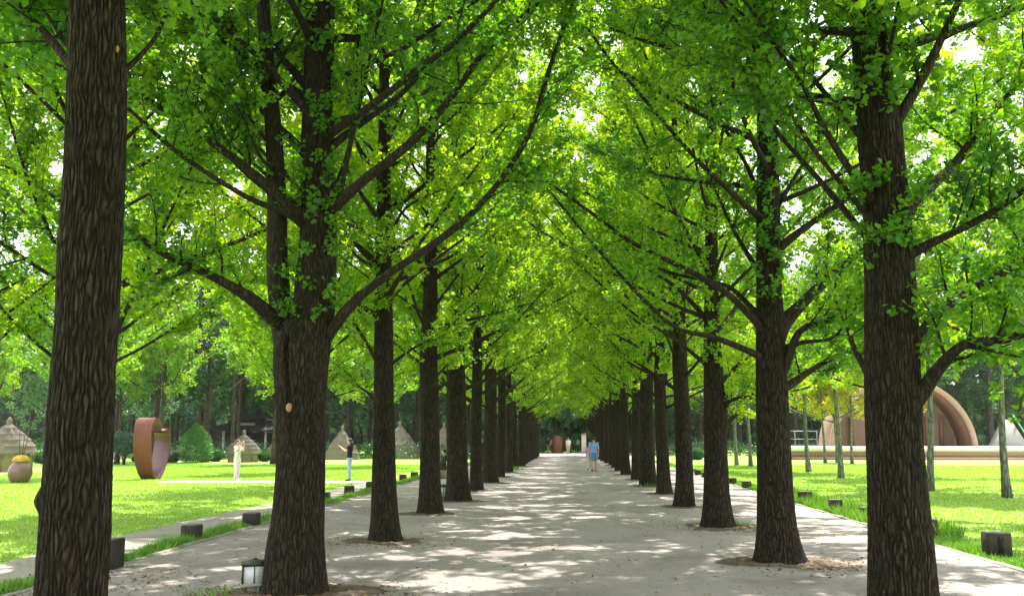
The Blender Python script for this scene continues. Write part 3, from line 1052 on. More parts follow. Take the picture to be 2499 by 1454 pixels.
# ---- nearest right tree
YR1 = 8.35
hero_tree("ginkgo_tree", "nearest right ginkgo, thick dark trunk with heavy limbs reaching off the right edge", GROUP_R,
          foot(2208, YR1),
          [(1454, 2122, 2288), (1300, 2121, 2275), (1200, 2119, 2264), (1100, 2115, 2254), (1000, 2111, 2250), (900, 2111, 2243), (800, 2112, 2238), (700, 2112, 2232), (600, 2108, 2225), (500, 2106, 2215), (400, 2098, 2207), (300, 2090, 2200), (200, 2085, 2178), (100, 2080, 2165), (0, 2070, 2148)],
          YR1, 13.5, 303,
          [([(2190, 1030), (2245, 965), (2290, 900), (2350, 842), (2420, 835), (2510, 812)], 46, 24, -0.6, 1.6),
           ([(2390, 836), (2440, 815), (2510, 768)], 22, 16, 0.3, 1.6),
           ([(2190, 880), (2238, 830), (2285, 768), (2380, 700), (2510, 635)], 36, 24, 0.5, 1.6),
           ([(2180, 650), (2225, 618), (2300, 580), (2400, 530), (2510, 458)], 30, 22, -0.6, 1.6),
           ([(2180, 545), (2240, 480), (2330, 400), (2420, 280), (2510, 175)], 38, 26, 0.7, 1.6),
           ([(2150, 350), (2195, 285), (2250, 190), (2300, 90), (2350, -20)], 36, 24, -0.3, 1.4),
           ([(2140, 380), (2085, 315), (1990, 200), (1900, 110), (1770, 0)], 22, 10, 0.9, 0.8),
           ([(2150, 510), (2105, 460), (2015, 320), (1960, 210), (1870, 80)], 24, 12, -0.6, 0.8),
           ([(2150, 620), (2100, 560), (2000, 440), (1880, 300), (1790, 140), (1710, 0)], 20, 10, 0.8, 0.8),
           ([(2150, 600), (2110, 520), (1990, 370), (1900, 230), (1830, 100), (1750, -10)], 18, 8, -0.4, 0.8),
           ([(2170, 970), (2120, 910), (2085, 850), (2068, 800), (2050, 760)], 26, 12, 0.9, 0.5),
           ([(2140, 260), (2105, 120), (2080, 0)], 26, 22, 0.4, 1.6),
           ([(2140, 260), (2170, 130), (2195, 0)], 16, 12, -0.4, 1.2)],
          n_proc=46, z0=4.5, skip=lambda a, z: z < 5.6 and (math.sin(a) < -0.1), trunk_leaves=[(440, 650, 26), (30, 300, 26)],
          sides=220, step=0.02, flare=0.05)

# ---- second right tree
YR2 = 13.5
hero_tree("ginkgo_tree", "second ginkgo of the right row, flared foot in a ring of dark soil", GROUP_R,
          foot(1902, YR2),
          [(1357, 1848, 1955), (1280, 1850, 1942), (1200, 1850, 1935), (1100, 1848, 1930), (1000, 1846, 1926), (900, 1846, 1920), (800, 1845, 1915), (700, 1845, 1908), (600, 1845, 1905), (400, 1847, 1900), (200, 1850, 1892), (0, 1852, 1885)],
          YR2, 14.0, 404,
          [([(1880, 830), (1840, 780), (1760, 705), (1640, 640), (1540, 590), (1430, 510), (1330, 440)], 22, 6, -0.8, 0.5),
           ([(1880, 790), (1838, 755), (1780, 700), (1700, 680), (1600, 650), (1500, 560)], 16, 5, 0.8, 0.6),
           ([(1880, 880), (1840, 862), (1740, 822), (1650, 800), (1560, 720), (1460, 610), (1360, 490)], 18, 5, -0.8, 0.6),
           ([(1880, 700), (1850, 660), (1790, 560), (1740, 450)], 18, 8, 0.6, 0.8),
           ([(1890, 830), (1920, 780), (2000, 700), (2095, 618), (2180, 560)], 40, 22, 0.6, 1.2),
           ([(1880, 640), (1905, 602), (2000, 530), (2070, 480), (2160, 380)], 24, 14, -0.4, 1.0),
           ([(1890, 960), (1925, 940), (2000, 890), (2065, 858)], 26, 16, 0.6, 1.3),
           ([(1880, 960), (1915, 900), (1950, 810), (2010, 785), (2060, 765), (2110, 700), (2160, 620)], 26, 12, -0.6, 1.0),
           ([(1920, 850), (1960, 835), (2030, 825), (2070, 780)], 14, 8, -0.7, 0.6),
           ([(1870, 560), (1900, 500), (1960, 400), (2020, 300)], 18, 10, 0.8, 1.0),
           ([(1870, 520), (1820, 400), (1750, 280), (1700, 150)], 16, 8, 0.8, 1.0)],
          n_proc=46, z0=4.6, trunk_leaves=[(330, 740, 60), (60, 300, 40)], sides=170, step=0.028, flare=0.2)

# ---- third left and third right trees
YT3 = 15.8
hero_tree("ginkgo_tree", "slim left ginkgo standing alone in the sand beyond the forked one", GROUP_L,
          foot(940, YT3),
          [(1315, 905, 975), (1250, 907, 971), (1150, 909, 966), (1000, 912, 961), (850, 913, 960), (700, 916, 957), (500, 920, 954), (250, 925, 950), (0, 928, 946)],
          YT3, 14.0, 505,
          [([(935, 915), (905, 855), (872, 800), (840, 760)], 14, 8, -0.6, 1.0),
           ([(940, 900), (960, 885), (1000, 855), (1060, 820)], 12, 7, 0.6, 1.0),
           ([(935, 760), (980, 700), (1080, 620), (1180, 540), (1250, 420)], 12, 6, 0.8, 0.6),
           ([(935, 1010), (900, 960), (850, 930), (800, 915)], 10, 6, 0.8, 1.0),
           ([(935, 640), (980, 520), (1060, 470), (1120, 455)], 12, 6, -0.6, 0.8),
           ([(940, 560), (975, 460), (1000, 380), (1015, 240)], 10, 6, 0.6, 0.8),
           ([(935, 660), (890, 640), (850, 600), (800, 520)], 12, 6, -0.8, 0.8)],
          n_proc=44, z0=3.5, sides=110, step=0.04, flare=0.2, relief=0.014, trunk_leaves=[(380, 760, 80)])
YR3 = 18.6
hero_tree("ginkgo_tree", "third ginkgo of the right row with weeds at its foot and low crooked branches", GROUP_R,
          foot(1752, YR3),
          [(1277, 1716, 1788), (1200, 1717, 1778), (1100, 1718, 1774), (1000, 1717, 1776), (940, 1717, 1768), (800, 1718, 1757), (650, 1720, 1752), (400, 1724, 1750), (150, 1728, 1748)],
          YR3, 14.0, 606,
          [([(1750, 1040), (1775, 985), (1800, 972), (1850, 966)], 16, 9, -0.5, 1.0),
           ([(1755, 1100), (1772, 1040), (1800, 1010), (1840, 996)], 20, 9, 0.5, 1.0),
           ([(1735, 680), (1700, 610), (1640, 500), (1560, 320), (1470, 160)], 14, 6, -0.5, 0.6),
           ([(1735, 790), (1650, 700), (1560, 640), (1460, 520), (1380, 380)], 13, 5, 0.8, 0.6),
           ([(1735, 900), (1650, 830), (1540, 760), (1430, 660)], 12, 5, -0.8, 0.6),
           ([(1755, 940), (1790, 900), (1830, 870)], 14, 8, 0.4, 1.2)],
          n_proc=44, z0=3.5, sides=110, step=0.04, flare=0.22, relief=0.014, trunk_leaves=[(300, 900, 90)])


# ---- the rest of the avenue: four grown crowns shared between the trees
def crown_proto(seed):
    cr = Crown(seed, 0.072, 5, (0.05, 0.078), twigs=False)
    proc_limbs(cr, (0, 0), 13.8, 2.55, 54, 0.2, cr.r, cr.mb, 6.4, sides=6)
    mb = cr.mb
    V = np.concatenate(mb.V)
    starts = np.concatenate([[0], np.cumsum(mb.T)[:-1]])
    bm_ = raw_mesh("branchwork", V, mb.L, starts, mb.T, True)
    bm_.materials.append(M['bark_limb'])
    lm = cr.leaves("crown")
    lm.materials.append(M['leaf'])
    return bm_, lm


PROTO = [crown_proto(s) for s in (711, 722, 733, 744)]


def avenue_tree(i, x, Y, diam, seed, label, group, z_base=0.0, well=True, low=0.0):
    r = rs(seed)
    root = empty("ginkgo_tree", (x, Y, 0))
    tag(root, label, "tree", group)
    rb = diam / 2
    lx = r.normal(0, 0.12); ly = r.normal(0, 0.1)
    zs = [-0.03, 0.8, 2.0, 3.5, 6.0, 9.5, 13.8]
    pts = [(lx * (z / 12) + 0.03 * math.sin(z + seed), ly * (z / 12), z) for z in zs]
    rad = [rb * 1.18, rb * 1.05, rb, rb * 0.93, rb * 0.65, rb * 0.4, 0.02]
    sides, step = (64, 0.07) if Y < 45 else (28, 0.25)
    me = trunk_mesh(pts, rad, sides, step, seed, 0.013, 0.2, (), 6.0)
    add_obj("trunk", me, root)
    bm_, lm = PROTO[i % 4]
    b = add_obj("branchwork", bm_, root)
    c = add_obj("crown", lm, root)
    rz = r.uniform(0, 2 * math.pi); s = r.uniform(0.92, 1.06)
    for o_ in (b, c):
        o_.rotation_euler = (0, 0, rz)
        o_.scale = (s, s, s)
        o_.location = (0, 0, low)
    if well and Y < 60:
        soil_ring((0, 0), rb * 2.3, seed).build("tree_well", M['soil'], root, world=False)
    return root


ORD = ["fourth", "fifth", "sixth", "seventh", "eighth", "ninth", "tenth", "eleventh", "twelfth", "thirteenth", "fourteenth", "fifteenth", "sixteenth", "seventeenth", "eighteenth", "nineteenth"]
left = [(1047, 21.4, .44), (1116, 25.6, .54), (1163, 30.5, .37), (1198, 36.0, .50)]
xs_left = lambda Y: -3.05
for Y in np.arange(41.2, 92, 5.1):
    left.append((None, float(Y), 0.37))
right = [(1670, 23.8, .40), (1618, 29.2, .37), (1581, 33.8, .5)]
for Y in np.arange(38.8, 90, 5.1):
    right.append((None, float(Y), 0.38))
for i, (px, Y, dm) in enumerate(left):
    x = foot(px, Y)[0] if px else -2.98 + rs(i).normal(0, .06)
    avenue_tree(i, x, Y, dm, 1000 + i, "%s ginkgo of the left row, counting from the camera" % ORD[i], GROUP_L)
for i, (px, Y, dm) in enumerate(right):
    x = foot(px, Y)[0] if px else 2.85 - 0.004 * Y + rs(i + 50).normal(0, .06)
    avenue_tree(i + 2, x, Y, dm, 1100 + i, "%s ginkgo of the right row, counting from the camera" % ORD[i], GROUP_R)
# the trees beside and just behind the camera, whose crowns shade the near path
avenue_tree(1, -3.0, 0.4, 0.5, 1201, "left row ginkgo beside the camera, only its overhanging crown in reach", GROUP_L)
avenue_tree(3, 2.95, 3.1, 0.5, 1202, "right row ginkgo beside the camera, only its overhanging crown in reach", GROUP_R)
avenue_tree(0, -3.0, -4.8, 0.5, 1203, "left row ginkgo behind the camera", GROUP_L)
avenue_tree(2, 2.95, -2.2, 0.5, 1204, "right row ginkgo behind the camera", GROUP_R)


#======================================================================= OTHER TREES
def free_proto(seed, mat, bark, H=11.0, z0=3.0, n=26, lmax=3.6, size=(0.10, 0.17), gap=0.16, nl=4, rb=0.18, sub=2.0, droop=0.0):
    cr = Crown(seed, gap, nl, size, twigs=False)
    proc_limbs(cr, (0, 0), H * 0.98, z0, n, 0.2, cr.r, cr.mb, lmax, sides=5, sub=sub)
    mb = cr.mb
    V = np.concatenate(mb.V)
    starts = np.concatenate([[0], np.cumsum(mb.T)[:-1]])
    bm_ = raw_mesh("branchwork", V, mb.L, starts, mb.T, True); bm_.materials.append(M[bark])
    lm = cr.leaves("crown", fan=False); lm.materials.append(M[mat])
    t = MB()
    zs = np.linspace(-0.03, H, 14)
    r = cr.r
    pts = [(0.05 * math.sin(z * 0.9 + seed), 0.05 * math.cos(z * 0.7), z) for z in zs]
    rad = rb * (1 - 0.85 * (np.maximum(zs, 0) / H) ** 0.9) * (1 + 0.35 * np.exp(-zs / 0.35))
    t.tube(pts, np.maximum(rad, 0.02), 12)
    V = np.concatenate(t.V)
    starts = np.concatenate([[0], np.cumsum(t.T)[:-1]])
    tm = raw_mesh("trunk", V, t.L, starts, t.T, True); tm.materials.append(M[bark])
    return tm, bm_, lm


def free_tree(proto, name, label, x, y, rz, s, group, sxy=1.0, cat="tree", tilt=0.0):
    root = empty(name, (x, y, 0), rz)
    root.scale = (s * sxy, s * sxy, s)
    root.rotation_euler = (0, tilt, rz)
    tag(root, label, cat, group)
    for nm, me in zip(("trunk", "branchwork", "crown"), proto):
        add_obj(nm, me, root)
    return root


FP = [free_proto(s, 'leaf_forest', 'bark_forest', H=13, z0=3.2, n=26, lmax=4.2, size=(0.16, 0.28), gap=0.22, nl=4, rb=0.2) for s in (61, 62, 63)]
FB = free_proto(64, 'leaf_blue', 'bark_forest', H=12, z0=2.4, n=30, lmax=3.6, size=(0.14, 0.24), gap=0.20, nl=4, rb=0.2)
FY = free_proto(65, 'leaf_young', 'bark_forest', H=9, z0=2.7, n=42, lmax=4.2, size=(0.09, 0.14), gap=0.10, nl=4, rb=0.12)
SL = free_proto(66, 'leaf_young', 'bark_pale', H=9.5, z0=3.7, n=30, lmax=3.3, size=(0.09, 0.14), gap=0.09, nl=4, rb=0.115)
SY = free_proto(67, 'leaf_yellow', 'bark_pale', H=7.0, z0=2.6, n=26, lmax=2.9, size=(0.09, 0.14), gap=0.09, nl=4, rb=0.10)
PL = free_proto(68, 'leaf_pale', 'bark_forest', H=8.5, z0=1.6, n=30, lmax=3.4, size=(0.11, 0.18), gap=0.14, nl=4, rb=0.13)

# slim pale-barked trees on the right lawn: (px, py of the foot, trunk width in m, label)
GR = "slim pale-barked trees on the right lawn"
slim = [(2462, 1215, .27, SL, "pale slim tree nearest the right edge of the photo"),
        (2272, 1198, .26, SL, "leaning pale slim tree seen just right of the nearest right trunk"),
        (2050, 1166, .21, SL, "slim darker-barked tree between the two nearest right ginkgos"),
        (1972, 1151, .33, SL, "thick pale tree standing before the left end of the stage"),
        (2082, 1131, .16, SY, "thin sapling with yellow leaves before the arched hall"),
        (2042, 1128, .50, SY, "grey trunk with yellow leaves close to the arched hall"),
        (1830, 1138, .25, SL, "pale slim tree just left of the second right ginkgo"),
        (1798, 1135, .25, SL, "pale slim tree left of its twin, beside the third right ginkgo")]
for i, (px, py, w, pr, lb) in enumerate(slim):
    g = G(px, py)
    s = 1.0
    t = free_tree(pr, "lawn_tree", lb, g.x, g.y, i * 1.7 + 0.4, s, GR, tilt=(-0.05 if i == 1 else 0.0))
    t.children[0].scale = (w / 0.23, w / 0.23, 1)

# sunlit young trees on the left lawn edge
GL = "sunlit leafy trees beyond the left lawn"
for i, (px, Y, s, lb) in enumerate([(392, 60.0, 1.25, "bright young tree whose trunk hides behind the heart sculpture"),
                                    (668, 60.0, 1.25, "bright young tree farther back behind the forked trunk, before the pavilion"),
                                    (285, 60.0, 1.2, "bright young tree just right of the nearest left trunk, by the round dark shrub"),
                                    (228, 40.0, 1.15, "bright young tree whose trunk hides behind the nearest left trunk"),
                                    (700, 46.0, 1.2, "bright young tree whose trunk hides behind the forked trunk"),
                                    (930, 56.0, 1.1, "bright young tree whose trunk hides behind the slim left row trunk"),
                                    (-30, 58.0, 1.2, "bright leafy tree at the far left edge")]):
    f = foot(px, Y)
    free_tree(FY, "leafy_tree", lb, f[0], f[1], i * 2.1, s, GL)
for i, (px, Y, s_, pr, lb) in enumerate([(1888, 47.0, 1.1, FY, "bright young tree whose trunk hides behind the second right ginkgo"),
                                        (2175, 44.0, 1.1, FY, "bright young tree whose trunk hides behind the nearest right trunk"),
                                        (2195, 62.0, 1.0, SY, "yellow-leaved tree before the bandshell, its trunk behind the nearest right trunk"),
                                        (2012, 66.0, 1.0, SY, "yellow-leaved tree before the left rim of the bandshell"),
                                        (1745, 52.0, 1.0, FY, "bright young tree whose trunk hides behind the third right ginkgo"),
                                        (2560, 42.0, 1.2, FY, "bright young tree just off the right edge")]):
    f = foot(px, Y)
    free_tree(pr, "leafy_tree", lb, f[0], f[1], i * 1.3 + 0.5, s_, "sunlit leafy trees on the right lawn")
GP = "pale blue-green trees at the left"
for i, (x, y, s, lb) in enumerate([(-34.0, 60, 1.05, "pale blue-green tree at the far left above the thatched hut"),
                                   (-31.0, 68, 1.0, "pale blue-green tree behind the clay jar")]):
    free_tree(PL, "pale_tree", lb, x, y, i * 2.5, s, GP)
# big ginkgos standing on the left lawn whose trunks hide behind the near ones
avenue_tree(2, *[v for v in foot(200, 20.0)[:2]], 0.45, 1301, "lawn ginkgo hidden behind the nearest left trunk", "ginkgo trees on the left lawn")
avenue_tree(0, *[v for v in foot(735, 33.0)[:2]], 0.45, 1302, "lawn ginkgo hidden behind the forked trunk", "ginkgo trees on the left lawn")
avenue_tree(3, *[v for v in foot(-130, 19.0)[:2]], 0.45, 1303, "lawn ginkgo just off the left edge, its crown reaching into view", "ginkgo trees on the left lawn")
avenue_tree(2, *[v for v in foot(212, 13.0)[:2]], 0.4, 1305, "lawn ginkgo close behind the nearest left trunk, its trunk hidden by it", "ginkgo trees on the left lawn")
avenue_tree(1, *[v for v in foot(738, 24.0)[:2]], 0.4, 1306, "lawn ginkgo close behind the forked tree, its trunk hidden by it", "ginkgo trees on the left lawn")
avenue_tree(0, *[v for v in foot(2190, 33.0)[:2]], 0.4, 1307, "lawn ginkgo farther back behind the nearest right trunk, hidden by it", "ginkgo trees on the right lawn")
avenue_tree(1, *[v for v in foot(2640, 20.0)[:2]], 0.45, 1304, "lawn ginkgo just off the right edge, its crown reaching into view", "ginkgo trees on the right lawn")

# the wood behind: every trunk a tree of its own
rw = random.Random(77)
def wood(x0, x1, y0, y1, n, group, side):
    spots = []
    tries = 0
    while len(spots) < n and tries < 4000:
        tries += 1
        x, y = rw.uniform(x0, x1), rw.uniform(y0, y1)
        if all((x - a) ** 2 + (y - b) ** 2 > 9 for a, b in spots): spots.append((x, y))
    for i, (x, y) in enumerate(sorted(spots, key=lambda q: q[1])):
        k = rw.random()
        pr = FP[i % 3] if k < 0.72 else FB
        free_tree(pr, "forest_tree", ("dark green forest tree in the wood %s" if pr is not FB else "blue-green forest tree in the wood %s") % side,
                  x, y, rw.uniform(0, 6.28), rw.uniform(1.0, 1.35), group + (" (blue-green)" if pr is FB else ""))


wood(-52, -5.0, 80, 108, 62, "forest trees behind the left lawn", "behind the left lawn")
wood(7.0, 62, 92, 120, 60, "forest trees behind the right lawn", "behind the right lawn")
wood(-9, 9, 108, 125, 18, "forest trees closing the end of the avenue", "closing the end of the avenue")
# two stout trunks standing before the left wood
for i, (px, Y, s, lb) in enumerate([(375, 66, 1.2, "stout dark-trunked tree rising behind the heart sculpture"), (500, 66, 1.1, "stout grey-trunked tree behind the cone-shaped shrub")]):
    f = foot(px, Y)
    t = free_tree(FP[i], "forest_tree", lb, f[0], f[1], 1.0 + i, s, "stout trees before the left wood")
    t.children[0].scale = (2.6 if i == 0 else 2.0, 2.6 if i == 0 else 2.0, 1)


for i, (x, y, sc_v, lb) in enumerate([(-1.5, 106, 1.2, "silvery blue-green tree hanging low over the middle of the avenue's end"), (3.6, 108, 1.25, "silvery blue-green tree at the right of the avenue's end"), (-6.0, 107, 1.2, "silvery blue-green tree at the left of the avenue's end")]):
    free_tree(PL, "pale_tree", lb, x, y, i * 2.2, sc_v, "silvery trees closing the avenue")


def far_wood():
    r = rs(88)
    n = 200000
    X = r.uniform(-130, 130, n)
    Y = 128 + r.uniform(0, 14, n) + 0.0008 * X ** 2
    top = 11 + 3.0 * np.sin(X * 0.21) + 2 * np.sin(X * 0.53 + 1) + 1.2 * np.sin(X * 1.3)
    Z = top * r.uniform(0, 1, n) ** 1.15
    base = np.stack([X, Y, Z], 1)
    d = norm(r.normal(0, 1, (n, 3)))
    nn = norm(r.normal(0, 1, (n, 3)) * 0.8 + np.array([0, 0, 0.6]))
    me = leaf_mesh("far_wood", base, d, nn, r.uniform(0.5, 1.1, n), np.clip(0.35 + 0.2 * np.sin(X * 0.4) + r.normal(0, 0.15, n), 0, 1), False)
    o = add_obj("far_wood", me, None, M['leaf_forest'])
    tag(o, "far-off dark green wood closing the view", "wood", None, "stuff")


far_wood()


def undergrowth():
    r = rs(89)
    n = 26000
    X = np.concatenate([r.uniform(-50, -5.5, n // 2), r.uniform(7, 60, n // 2)])
    Y = np.where(X < 0, 74, 90) + r.uniform(0, 6, n)
    X = np.concatenate([X, r.uniform(-16, 16, 9000)]); Y = np.concatenate([Y, r.uniform(104, 107, 9000)]); n = len(X)
    top = np.where(Y > 103, 1.6, 0.7) + 0.5 * np.sin(X * 0.9) ** 2 + 0.4 * np.sin(X * 2.3) ** 2
    Z = top * r.uniform(0, 1, n)
    base = np.stack([X, Y, Z], 1)
    me = leaf_mesh("undergrowth", base, norm(r.normal(0, 1, (n, 3))), norm(r.normal(0, 1, (n, 3)) + np.array([0, 0, .8])),
                   r.uniform(0.1, 0.22, n), np.clip(r.normal(0.4, 0.2, n), 0, 1), False)
    o = add_obj("undergrowth", me, None, M['shrub'])
    tag(o, "low green undergrowth along the foot of the wood", "undergrowth", None, "stuff")


undergrowth()


#======================================================================= SHRUBS
def shrub(px, py, w, h, kind, label, seed, trunk=True, mat='shrub'):
    g = G(px, py)
    r = rs(seed)
    root = empty("shrub", (g.x, g.y, 0))
    tag(root, label, "shrub", "clipped shrubs at the back of the left lawn")
    n = 7000
    u = norm(r.normal(0, 1, (n, 3)))
    rad = r.uniform(0.0, 1, n) ** 0.3
    lump = 1 + 0.08 * np.sin(u[:, 0] * 7 + seed) + 0.08 * np.sin(u[:, 1] * 9 + u[:, 2] * 6)
    z0 = 0.32 * h if trunk else 0.04
    if kind == 'ball':
        p = np.stack([u[:, 0] * w / 2, u[:, 1] * w / 2, z0 + (h - z0) / 2 + u[:, 2] * (h - z0) / 2], 1)
        p = np.array([0, 0, z0 + (h - z0) / 2]) + (p - np.array([0, 0, z0 + (h - z0) / 2])) * (rad * lump)[:, None]
    else:
        t = r.uniform(0, 1, n)
        th = r.uniform(0, 2 * np.pi, n)
        prof = np.where(t < 0.3, 0.75 + 0.25 * np.sin(t / 0.3 * np.pi / 2), np.cos((t - 0.3) / 0.7 * np.pi / 2) ** 0.8)
        rr = w / 2 * prof * rad * (1 + 0.1 * np.sin(th * 5 + t * 8))
        p = np.stack([rr * np.cos(th), rr * np.sin(th), z0 + t * (h - z0)], 1)
    me = leaf_mesh("foliage", p, norm(r.normal(0, 1, (n, 3))), norm(r.normal(0, 1, (n, 3)) + np.array([0, 0, .6])),
                   r.uniform(0.06, 0.13, n), np.clip(0.45 + 0.12 * np.sin(p[:, 0] * 6) + r.normal(0, 0.18, n), 0, 1), False)
    add_obj("foliage", me, root, M[mat])
    mb = MB()
    for k in range(4 if trunk else 2):
        a = k * 1.7
        mb.tube([(0.03 * math.cos(a), 0.03 * math.sin(a), -0.02), (0.1 * math.cos(a), 0.1 * math.sin(a), z0 * 0.7), (w * 0.22 * math.cos(a), w * 0.22 * math.sin(a), z0 + (h - z0) * 0.4)], [0.045, 0.035, 0.015], 6)
    mb.build("stem", M['bark_forest'], root, world=False)


shrub(302, 1134, 2.0, 2.05, 'ball', "round dark green clipped shrub left of the heart sculpture", 91, mat='leaf_blue')
shrub(476, 1128, 2.35, 2.65, 'cone', "cone-shaped bright green shrub right of the heart sculpture", 92, trunk=False, mat='shrub_bright')
shrub(418, 1128, 1.2, 0.7, 'ball', "low dark shrub between heart sculpture and cone-shaped shrub", 93, trunk=False, mat='leaf_blue')
shrub(520, 1126, 1.6, 0.8, 'ball', "low spreading shrub right of the cone-shaped one", 94, trunk=False)
shrub(645, 1126, 1.2, 0.7, 'ball', "low shrub beside the small thatched hut", 95, trunk=False)
shrub(352, 1130, 1.5, 0.6, 'ball', "low shrub half hidden behind the heart sculpture", 96, trunk=False)
for i, (px, w, h, lb) in enumerate([(100, 1.3, 0.7, "low shrub just left of the nearest trunk"), (1740, 1.2, .8, "low shrub beyond the right lawn left of the third right tree"), (1700, 1.3, .9, "low shrub seen between the third and fourth right trees")]):
    shrub(px, 1130 if i == 0 else 1122, w, h, 'ball', lb, 97 + i, trunk=False)


#======================================================================= HUTS
def hut(px, py, R, H, wall, label, seed, door=None, mat='thatch', tuft=True):
    g = G(px, py)
    r = rs(seed)
    root = empty("thatched_hut", (g.x, g.y, 0))
    tag(root, label, "hut", "thatched huts behind the left lawn")
    sides = 48
    if wall > 0:
        mb = MB()
        mb.lathe([(R * 0.86, -0.02), (R * 0.84, wall * 0.5), (R * 0.84, wall + 0.1)], sides=sides, wob=0.006, rng=r)
        for k in range(10):
            a = k * 2 * math.pi / 10
            mb.tube([(R * 0.87 * math.cos(a), R * 0.87 * math.sin(a), 0), (R * 0.86 * math.cos(a), R * 0.86 * math.sin(a), wall + 0.05)], [0.04, 0.035], 6)
        mb.build("wall", M['mud'], root, world=False)
    mb = MB()
    prof = []
    tiers = 5
    z0 = wall
    if wall > 0: prof += [(R * 0.80, z0 + 0.10), (R * 1.0, z0 - 0.06)]
    for k in range(tiers):
        f0, f1 = k / tiers, (k + 1) / tiers
        c = lambda f: R * (1 - f) ** 0.92 * (1 + 0.22 * math.sin(f * math.pi)) + 0.02
        prof += [(c(f0) + 0.012, z0 + (H - z0) * f0 + (0.0 if k or wall else -0.02)), (c(f0) + 0.012, z0 + (H - z0) * f0 + 0.05), (c(f1) + 0.0, z0 + (H - z0) * f1 - 0.02)]
    prof += [(0.02, H)]
    mb.lathe(prof, sides=sides, wob=0.014, rng=r)
    # straw ends hanging at each tier
    for k in range(tiers):
        f0 = k / tiers
        rr = R * (1 - f0) ** 0.92 * (1 + 0.22 * math.sin(f0 * math.pi)) + 0.03
        zz = z0 + (H - z0) * f0
        for j in range(90):
            a = r.uniform(0, 2 * math.pi)
            p = Vector((rr * math.cos(a), rr * math.sin(a), zz + 0.04))
            q = p + Vector((0.03 * math.cos(a), 0.03 * math.sin(a), -r.uniform(0.05, 0.22)))
            s = Vector((-math.sin(a), math.cos(a), 0)) * 0.03
            mb.add([p - s, p + s, q], [(0, 1, 2)])
    rf = mb.build("roof", M[mat], root, world=False)
    if tuft:
        mb = MB()
        mb.lathe([(0.10, H - 0.12), (0.13, H - 0.05), (0.10, H + 0.02), (0.14, H + 0.10), (0.09, H + 0.22), (0.02, H + 0.3)], sides=14, wob=0.01, rng=r)
        mb.build("roof_tuft", M[mat], rf if False else root, world=False)
    if door is not None:
        a, w, h = door
        mb = MB()
        rr = R * (0.88 if wall > 0 else 1.02)
        ct = math.cos(a); st = math.sin(a)
        mb.box((rr * ct * 0.93, rr * st * 0.93, h / 2), (w, 0.3, h), a + math.pi / 2, 0.8)
        mb.build("doorway", M['black'], root, False, world=False)


hut(14, 1150, 1.35, 2.45, 0.95, "thatched hut with earth wall at the far left edge", 201, (math.radians(-110), .5, .8))
hut(593, 1127, 1.20, 1.95, 0.62, "small round thatched hut with pale wall behind the woman in white", 202)
hut(447, 1122, 1.5, 1.0, 0.0, "low dark thatched mound behind the cone-shaped shrub", 203, None, 'thatch_dark', False)
hut(683, 1119, 1.4, 1.75, 0.0, "thatched cone half hidden behind the forked trunk", 204)
hut(834, 1121, 1.35, 2.35, 0.0, "thatched cone with pointed tuft behind the woman in black", 205)
hut(975, 1119, 1.75, 2.75, 0.0, "tall thatched cone with a dark doorway right of the slim trunk", 206, (math.radians(-105), .4, .8))
hut(1083, 1118, 1.6, 2.65, 0.0, "tall thatched cone glimpsed between two left row trunks", 207)
hut(258, 1121, 1.3, 0.95, 0.0, "low thatched mound just right of the nearest trunk", 208, None, 'thatch', False)


